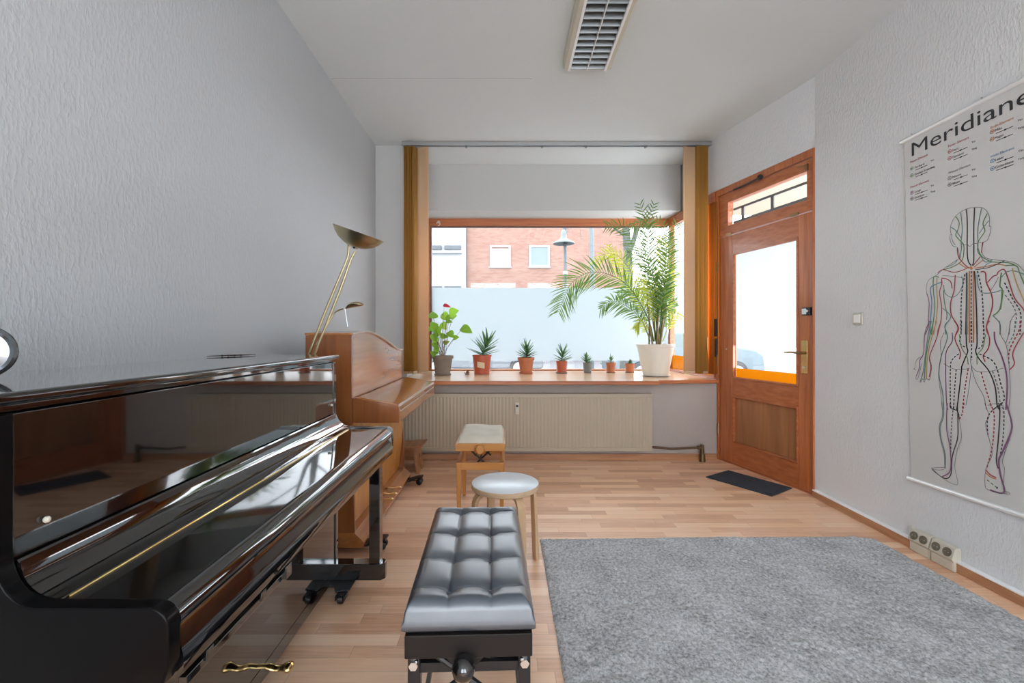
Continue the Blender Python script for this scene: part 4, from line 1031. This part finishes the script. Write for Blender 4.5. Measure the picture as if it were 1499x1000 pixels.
ROW = [ # px centre, base y, rim y, top y of leaves, r_top px, r_bottom px, pot material, saucer, label, lean, n
 (705.5, 548.5, 521, 478, 14.0, 11.5, REDPOT, None, 'succulent in a red pot with a paper label, largest of the spiky row', (.45, 0), 26),
 (770, 548, 524.5, 494, 12.2, 8.3, TERRA, TERRA, 'spiky succulent in a flared terracotta pot, second largest of the row', (.12, 0), 20),
 (822, 547.5, 529.5, 501, 8.2, 7.0, REDPOT, GREYP, 'spiky succulent in a small red pot on a grey saucer', (.15, 0), 18),
 (860, 547, 532, 515, 6.8, 5.6, GREYP, None, 'small leaning succulent in a grey plastic pot', (-.3, 0), 13),
 (894, 547, 532, 518.5, 7.0, 5.6, TERRA, GREYP, 'tiny five leaved succulent in a small terracotta pot, right of the grey pot', (.05, 0), 6),
 (922, 546.5, 533.5, 526, 6.8, 5.6, TERRA, GREYP, 'smallest succulent in a low terracotta pot next to the white palm pot', (.3, 0), 8)]
for i, (px, by, ry, ty, rt_, rb, mt, sau, lab, lean, nlf) in enumerate(ROW):
    d = (CH-ZS)*F/(by-1.2-CY); c = Vector(((px-CX)*d/F, d, ZS)); k = d/F
    r = root('potted_succulent', c, lab, 'potted plant', 'potted plants in a row on the window sill')
    h = (by-ry)*k
    pot(r, c, rb*k, rt_*k*.96, h, mt, 28, .18 if mt is TERRA else .08, 1.05, sau)
    m = MB(); rnd = random.Random(i+11)
    yucca(m, c+Vector((0, 0, h*.97)), (ry-ty)*k*.98, 1.0, nlf, rnd, (.0155 if i < 2 else .0135), lean)
    m.build('leaves', LEAFD, r)
    MB().tube([c+Vector((0, 0, h*.85)), c+Vector((lean[0]*.3*(ry-ty)*k, 0, h+(ry-ty)*k*.35))], [.006, .003], 8).build('stem', STEMG, r)
    if i == 0:
        rr = lerp(rb, rt_, .5)*k+.0012; m = MB(); vs = []; fs = []
        for a in range(7):
            w_ = math.radians(-118+a*8)
            for z_ in (.38, .68): vs.append(c+Vector((math.cos(w_)*(rr+.001), math.sin(w_)*(rr+.001), h*(z_-.012*a))))
        for a in range(6): fs.append((2*a, 2*a+2, 2*a+3, 2*a+1))
        m.add(vs, fs).build('paper_label', PAPER, r)
# anthurium
def leafmesh(mb, c, L, W, dirv, nrm):
    d_ = dirv.normalized(); s_ = d_.cross(nrm).normalized(); n_ = s_.cross(d_).normalized()
    out = [(0, 0), (-.14, .28), (-.05, .46), (.18, .52), (.45, .43), (.72, .24), (1., 0)]
    vs = [c+d_*L*t_-n_*(.10*L*t_*t_) for t_, w_ in out]; n0 = len(vs)
    for sg in (1, -1):
        vs += [c+d_*L*t_+s_*sg*W*w_-n_*(.10*L*t_*t_)+n_*W*.14*w_ for t_, w_ in out[1:-1]]
    k = len(out)-2; fs = []
    for q, st_ in enumerate((n0, n0+k)):
        fs.append((0, 1, st_) if False else (0, st_, 2)) if False else None
        for i in range(k-1):
            fs.append((i+1, st_+i, st_+i+1, i+2))
        fs.append((0, st_, 1)); fs.append((k, st_+k-1, k+1))
    mb.add(vs, fs)
d = 4.76; c = Vector(((648-CX)*d/F, d, ZS)); k = d/F
r = root('potted_anthurium', c, 'leafy light green plant with one red flower in a taupe clay pot', 'potted plant', 'potted plants in a row on the window sill')
pot(r, c, 10.3*k, 15*k, 28.5*k, TAUPE, 36, .14, 1.06, TAUPE)
rnd = random.Random(5); ml = MB(); ms = MB()
base = c+Vector((0, 0, 26*k))
LV = [(190,250,75),(270,225,70),(330,215,80),(350,245,60),(300,280,45),(265,300,60),(200,300,65),(240,360,75),(320,370,60),(430,335,85),(360,415,45),(190,390,60),(200,460,55),(215,500,50),(280,460,45),(190,530,50),(225,330,70),(215,420,60),(255,400,55),(175,340,60),(300,245,50)]
for (zx, zy, sz) in LV:
    q = P(600+zx/5.555, 420+zy/5.555, d+rnd.uniform(-.09, .06))
    dv = Vector((rnd.uniform(.2, 1.) if zx > 240 else rnd.uniform(-1, .3), rnd.uniform(-.5, .3), rnd.uniform(-.8, .2)))
    nv = Vector((rnd.uniform(-.5, .5), -1, rnd.uniform(.2, 1.)))
    L = sz/5.555*k*1.1
    leafmesh(ml, q, L, L*.95, dv, nv)
    mid = base.lerp(q, .55)+Vector((0, 0, .02)); ms.tube(spline([base+Vector((rnd.uniform(-.03, .03), rnd.uniform(-.02, .02), 0)), mid, q], 4), .0022, 5)
ml.build('leaves', LEAFB, r); ms.build('stems', STEMB, r)
fq = P(600+280/5.555, 420+150/5.555, d)
m = MB(); leafmesh(m, fq, .075, .055, Vector((1, -.1, -.25)), Vector((0, -.8, .8))); fr = m.build('flower', RED, r)
MB().tube(spline([base, base.lerp(fq, .5)+Vector((-.01, 0, 0)), fq], 4), .0018, 5).build('flower_stem', STEMG, fr)
# small snail ornament beside the pot
d = 4.80; c = Vector(((684-CX)*d/F, d, ZS))
m = MB().ball(c+Vector((.004, 0, .026)), .019, 16, (1, .6, 1)).tube([c+Vector((-.022, 0, .006)), c+Vector((0, 0, .007)), c+Vector((.024, 0, .006))], [.004, .007, .003], 8)
m.tube([c+Vector((-.020, 0, .006)), c+Vector((-.026, 0, .028))], [.005, .004], 8)
tag(m.build('snail_figurine', STEMB), 'tiny brown snail figurine between the taupe and red pots', 'figurine')

# ------------------------------------------------------------------ palm
dp = 4.68; c = Vector(((959.5-CX)*dp/F, dp, ZS)); k = dp/F
pm = root('potted_palm', c, 'tall feathery palm in a round white pot at the right end of the sill', 'potted plant')
MB().lathe([(0, .006), (.128, .006), (.185, .30), (.192, .305), (.196, .332), (.180, .334), (.176, .30), (0, .30)], c, 48).build('pot', WHPOT, pm)
MB().lathe([(0, .302), (.174, .302), (.174, .296), (0, .296)], c, 40).build('soil', SOIL, pm)
m = MB().lathe([(0, 0), (.140, 0), (.150, .006), (.0, .006)], c, 40)
m.build('saucer', CHROME, pm)
rnd = random.Random(21)
def frond(pts, mat, ln=.17, wl=.0058, dens=26, droop=.35, name='frond', start=.30):
    pts = [Vector(p) for p in pts]
    sp = spline(pts, 8); n = len(sp)
    Ls = [0]
    for i in range(1, n): Ls.append(Ls[-1]+(sp[i]-sp[i-1]).length)
    T = Ls[-1]
    m = MB(); m.tube(sp, [lerp(.0055, .0012, q/T) for q in Ls], 6)
    def at(s):
        for i in range(1, n):
            if Ls[i] >= s:
                t_ = (s-Ls[i-1])/max(1e-9, Ls[i]-Ls[i-1]); return sp[i-1].lerp(sp[i], t_), (sp[i]-sp[i-1]).normalized()
        return sp[-1], (sp[-1]-sp[-2]).normalized()
    for j in range(dens):
        f = start+(1-start)*j/(dens-1); p, t_ = at(f*T)
        side = t_.cross(Vector((rnd.uniform(-.25, .25), 1, rnd.uniform(.1, .6))))
        if side.length < .1: side = t_.cross(Vector((1, 0, 0)))
        side.normalize()
        for sg in (-1, 1):
            L = ln*(.55+.75*math.sin(PI*min(1, (f-start)/(1-start)*.85+.12)))*rnd.uniform(.8, 1.15)
            dr = (t_*rnd.uniform(.7, 1.0)+side*sg*.9+Vector((rnd.uniform(-.1, .1), rnd.uniform(-.4, .4), rnd.uniform(-.1, .1)))).normalized()
            bw = dr.cross(Vector((rnd.uniform(-.3, .3), 1, rnd.uniform(-.2, .6)))).normalized()
            vs = []; fs = []
            for t2, w_ in ((0, .35), (.25, 1), (.6, .8), (.85, .4), (1, .04)):
                q = p+dr*L*t2+Vector((0, 0, -droop*L*t2*t2))
                vs += [q-bw*wl*w_, q+bw*wl*w_]
            for i in range(4): fs.append((2*i, 2*i+1, 2*i+3, 2*i+2))
            m.add(vs, fs)
    return m.build(name, mat, pm)
def FP(l, dz=None):
    out = []
    for i, (px, py) in enumerate(l):
        out.append(P(px, py, dp+(dz or 0)*i/(len(l)-1)))
    return out
B0 = (957, 500)
FR = [
 ([B0, (950,470), (925,425), (895,403), (862,399), (834,418), (818,456)], PALML, .20, 34, .25, -.25),
 ([(952,500), (940,470), (920,450), (897,441), (880,452)], PALML, .12, 22, .5, -.2),
 ([(960,500), (953,430), (940,370), (915,333), (890,330)], PALML, .15, 24, .3, .1),
 ([(962,500), (958,420), (950,360), (943,318), (937,300)], PALML, .13, 20, .1, 0),
 ([(960,500), (955,420), (948,370), (950,325), (957,300)], PALML, .12, 20, .1, .1),
 ([(966,500), (972,420), (975,360), (968,330), (950,322), (925,330)], PALML, .13, 26, .5, .2),
 ([(968,500), (978,430), (984,370), (990,330), (994,330)], PALML, .13, 24, .4, .15),
 ([(955,500), (945,440), (925,400), (905,375), (885,372), (872,385)], PALMY, .12, 24, .3, .15),
 ([(968,500), (975,450), (985,410), (991,390)], PALMY, .12, 22, .4, .1),
 ([(962,500), (966,440), (970,390), (968,350)], PALMY, .14, 26, .2, .05),
 ([(965,500), (969,440), (977,390), (979,345)], PALML, .14, 28, .25, -.05),
 ([(960,500), (962,450), (955,405), (940,380), (920,372)], PALML, .13, 24, .4, -.15),
 ([(956,500), (948,465), (935,440), (920,428), (905,430)], PALML, .12, 22, .5, .2),
 ([(952,500), (944,480), (937,470), (930,480)], PALMY, .09, 14, .6, -.15),
 ([(970,500), (982,470), (992,455), (994,465)], PALMY, .09, 14, .5, .1),
 ([(966,500), (975,465), (983,445), (990,440)], PALML, .11, 18, .4, .1),
 ([(958,500), (958,460), (950,425), (935,410)], PALMY, .11, 22, .4, -.1),
 ([(963,500), (968,460), (972,430), (975,405)], PALML, .13, 22, .3, -.2),
 ([(955,500), (938,450), (915,410), (900,385), (892,360)], PALMY, .09, 18, .1, .2),
]
for (l, mt, ln, dn, dr_, dz) in FR: frond(FP(l, dz), mt, ln*1.05, .0062, int(dn*1.3), dr_*.7)
m = MB()
for k_ in range(11):
    a = rnd.uniform(0, 2*PI); rr = rnd.uniform(.01, .07)
    b0 = c+Vector((rr*math.cos(a), rr*math.sin(a), .30)); tip = b0+Vector((rnd.uniform(-.06, .08), rnd.uniform(-.05, .05), rnd.uniform(.25, .6)))
    m.tube(spline([b0, b0.lerp(tip, .5)+Vector((rnd.uniform(-.01, .01), 0, 0)), tip], 3), [.010, .0095, .009, .0085, .008, .0065, .005], 7)
m.build('canes', wood('palm cane', (.20, .12, .05), (.34, .26, .08), 'z', .6, 0.), pm)

# ------------------------------------------------------------------ outside
GZ = -.15
struct(MB().box(-30, 40, 5.6, 9.0, GZ-.1, GZ), 'trim_4', PAVE, 'pale pavement outside the window')
tag(MB().box(-30, 60, 9.0, 40, GZ-.12, GZ-.02).build('street', ASPH), 'grey street beyond the pavement', 'street', kind='structure')
tag(MB().box(4.6, 9.0, 15.0, 21.5, GZ-.02, GZ+.03).build('lawn', GRASS), 'green lawn strip across the street', 'lawn', kind='stuff')
DB = 24.0; kb = DB/F
def bx(px): return (px-CX)*kb
def bz(py): return CH-(py-CY)*kb
bl = root('brick_building', (2.2, DB+3, GZ), 'pink brick house with small white windows across the street', 'building')
MB().box(bx(683), bx(922), DB, DB+6, GZ-.1, 9.6).build('facade', BRICK, bl)
for (px0, px1) in ((717, 747.5), (774.5, 804.5)):
    for (pz0, pz1, sh_) in ((359.5, 391, 1), (418.5, 450, 0), (478, 509, 1)):
        x0_, x1_, z1_, z0_ = bx(px0), bx(px1), bz(pz0), bz(pz1)
        m = MB(); t = .10
        m.box(x0_, x1_, DB-.05, DB+.02, z0_, z0_+t).box(x0_, x1_, DB-.05, DB+.02, z1_-t, z1_).box(x0_, x0_+t, DB-.05, DB+.02, z0_+t, z1_-t).box(x1_-t, x1_, DB-.05, DB+.02, z0_+t, z1_-t)
        m.box(x0_-.05, x1_+.05, DB-.09, DB+.02, z0_-.05, z0_)
        w_ = m.build('window', RENDERW, bl)
        isb = (px0 == 717 and sh_)
        MB().box(x0_+t, x1_-t, DB-.02, DB-.005, z0_+t, z1_-t-(.07 if isb else 0)).build('shutter' if isb else 'pane', BLINDW if isb else WINGL, w_)
wb = root('white_building', (-3.6, DB+2, GZ), 'white rendered house with slot windows left of the brick house', 'building')
MB().box(bx(560), bx(683)-.02, DB-.3, DB+5.7, GZ-.1, 9.6).build('facade', RENDERW, wb)
for pz0, pz1 in ((361.5, 367), (420, 425.5)):
    for px0, px1 in ((633, 648), (652, 676), (600, 628)):
        MB().box(bx(px0), bx(px1), DB-.42, DB-.29, bz(pz1), bz(pz0)).build('slot_window', POLE, wb)
    MB().box(bx(600), bx(677), DB-.5, DB-.29, bz(pz1+6), bz(pz1+4.5)).build('ledge', RENDERW, wb)
# street lamp and poles
d = 12.5
lp_ = root('street_lamp', P(827.5, 0, d)*Vector((1, 1, 0)) if False else ((827.5-CX)*d/F, d, GZ-.02), 'street lamp with a pale saucer shade in front of the brick house', 'street lamp')
xp = (827.5-CX)*d/F
MB().tube([(xp, d, GZ-.02), (xp, d, 3.2), (xp-.01, d, CH-(332-CY)*d/F), (xp-.01, d, 4.5)], [.06, .05, .045, .04], 14).build('pole', POLE, lp_)
MB().tube([(xp, d-.02, 3.0), (xp, d-.02, 2.92)], .062, 12).build('clamp', WHITEP, lp_)
hz = CH-(357-CY)*d/F; xh = (824-CX)*d/F
MB().lathe([(.30, -.03), (.30, 0), (.16, .06), (.09, .12), (.07, .22), (.07, .30), (.03, .36), (0, .38), (0, .30), (.05, .20), (.08, .10), (.14, .04), (.29, -.03)], (xh, d-.15, hz), 28).build('shade', ENAM, lp_)
MB().tube([(xh, d-.15, hz+.37), (xh, d-.15, hz+.5), (xp, d, hz+.5)], .02, 8).build('bracket', POLE, lp_)
d = 15.0; xp = (866-CX)*d/F
tag(MB().tube([(xp, d, GZ-.02), (xp+.02, d, 3), (xp-.03, d, 6.5)], [.09, .08, .07], 12).build('utility_pole', plain('pale pole', (.085, .10, .105), .6)), 'plain pale grey pole right of the street lamp', 'pole')
# bare tree
d = 11.0; xt = (919-CX)*d/F
tree = root('bare_tree', (xt, d, GZ-.02), 'bare grey street tree with forked trunk behind the palm', 'tree')
m = MB(); m.tube([(xt-.05, d, GZ-.02), (xt-.03, d, 1.5), (xt, d, 2.6), (xt, d, 3.3)], [.17, .13, .12, .10], 12)
m.tube([(xt, d, 3.2), (xt-.04, d, 3.8), (xt-.2, d, 5.2)], [.10, .09, .04], 10).tube([(xt, d, 3.2), (xt+.20, d, 3.7), (xt+.35, d, 5.0)], [.08, .06, .03], 10)
m.build('trunk', BARK, tree)
m = MB(); rnd = random.Random(9)
def branch(p, dv, L, r_, dep):
    q = p+dv*L; mid = p.lerp(q, .5)+Vector((rnd.uniform(-1, 1), rnd.uniform(-1, 1), rnd.uniform(-1, 1)))*L*.08
    m.tube([p, mid, q], [r_, r_*.75, r_*.5], 5)
    if dep:
        for _ in range(3):
            nd = (dv+Vector((rnd.uniform(-.7, .7), rnd.uniform(-.6, .6), rnd.uniform(-.7, .5)))).normalized()
            branch(p.lerp(q, rnd.uniform(.4, 1.)), nd, L*.62, r_*.5, dep-1)
branch(Vector((xt, d, 3.6)), Vector((-.75, -.1, .65)).normalized(), 1.2, .03, 3)
branch(Vector((xt-.05, d, 4.4)), Vector((-.85, -.1, -.15)).normalized(), 1.1, .022, 3)
branch(Vector((xt+.25, d, 4.2)), Vector((.7, 0, .5)).normalized(), 1.2, .03, 3)
branch(Vector((xt-.1, d, 4.8)), Vector((-.3, 0, .9)).normalized(), 1.4, .03, 3)
branch(Vector((xt+.3, d, 4.8)), Vector((.2, 0, .9)).normalized(), 1.4, .03, 3)
m.build('branches', BARK, tree)
# parked cars seen in the clear strip below the film
def car(x, y, colm, label):
    r = root('parked_car', (x, y, GZ-.02), label, 'car', 'cars parked across the street')
    z = GZ-.02
    pr = [(-2.1, .30), (-2.12, .62), (-1.95, .82), (-1.45, .92), (-.95, 1.35), (-.4, 1.45), (.6, 1.45), (1.2, 1.08), (1.9, .95), (2.12, .80), (2.15, .40), (2.1, .28)]
    MB().prism([(x+a, z+b) for a, b in pr], 'y', y-.85, y+.85).build('body', colm, r, bevel=.05)
    MB().prism([(x+a, z+b) for a, b in [(-.88, 1.02), (-.82, 1.30), (-.36, 1.38), (.55, 1.38), (1.05, 1.06)]], 'y', y-.865, y-.85).build('side_glass', WINGL, r)
    for a in (-1.35, 1.35):
        for s_ in (-1, 1):
            w_ = MB().lathe([(0, -.1), (.2, -.1), (.30, -.09), (.32, -.06), (.32, .06), (.30, .09), (.2, .1), (0, .1)], (x+a, y+s_*.80, z+.32), 24, (0, 1, 0)).build('wheel', BLACKS, r)
            MB().lathe([(0, -.115), (.19, -.11), (.19, -.09), (0, -.09)], (x+a, y+s_*.80, z+.32), 20, (0, s_*-1, 0) if s_ > 0 else (0, 1, 0)).build('hub_cap', ALU, w_)
car(-.9, 15.2, plain('silver car paint', (.13, .14, .15), .3, .3), 'silver car parked across the street, behind the red and taupe pots')
car(5.2, 13.4, plain('pale blue car paint', (.11, .14, .155), .3, .3), 'pale blue car parked across the street, seen through the door glass')

# ------------------------------------------------------------------ light
wd = bpy.data.worlds.new('overcast sky'); SC.world = wd; wd.use_nodes = True
nt = wd.node_tree; bg = nt.nodes['Background']
tc = N(nt, 'ShaderNodeTexCoord'); sp = N(nt, 'ShaderNodeSeparateXYZ'); nt.links.new(tc.outputs['Generated'], sp.inputs[0])
rp = N(nt, 'ShaderNodeValToRGB'); e = rp.color_ramp.elements
e[0].position = 0; e[0].color = (.90, .95, 1., 1); e[1].position = .6; e[1].color = (.80, .90, 1., 1)
nt.links.new(sp.outputs[2], rp.inputs['Fac']); nt.links.new(rp.outputs['Color'], bg.inputs['Color'])
bg.inputs['Strength'].default_value = 3.0

def area(name, loc, rot, sx, sy, power, col):
    l = bpy.data.lights.new(name, 'AREA'); l.shape = 'RECTANGLE'; l.size = sx; l.size_y = sy; l.energy = power; l.color = col
    o = bpy.data.objects.new(name, l); COL.objects.link(o); o.location = loc; o.rotation_euler = rot; return o

for xc_ in (-.36, 1.36):  # fill lamps added outside the unseen rear windows to brighten the room
    area('added_fill_at_rear_window', (xc_, YR-.16, 1.6), (PI/2, 0, PI), 1.4, 2.4, 35, (.93, .97, 1.))
# ------------------------------------------------------------------ camera
cam = bpy.data.cameras.new('camera'); co = bpy.data.objects.new('camera', cam); COL.objects.link(co)
co.location = (0, 0, CH); co.rotation_euler = (PI/2, 0, 0)
cam.sensor_width = 36; cam.sensor_fit = 'HORIZONTAL'; cam.lens = 36*F/1499
cam.shift_x = (749.5-CX)/1499; cam.shift_y = -(500-CY)/1499
cam.clip_start = .01; cam.clip_end = 200
SC.camera = co
SC.view_settings.view_transform = 'Standard'; SC.view_settings.look = 'None'
SC.view_settings.gamma = 1; SC.view_settings.exposure = 1.6; SC.view_settings.use_curve_mapping = False
cy = SC.cycles
cy.max_bounces = 14; cy.diffuse_bounces = 8; cy.glossy_bounces = 7; cy.transmission_bounces = 8; cy.transparent_max_bounces = 24
cy.caustics_reflective = False; cy.caustics_refractive = False; cy.sample_clamp_indirect = 6
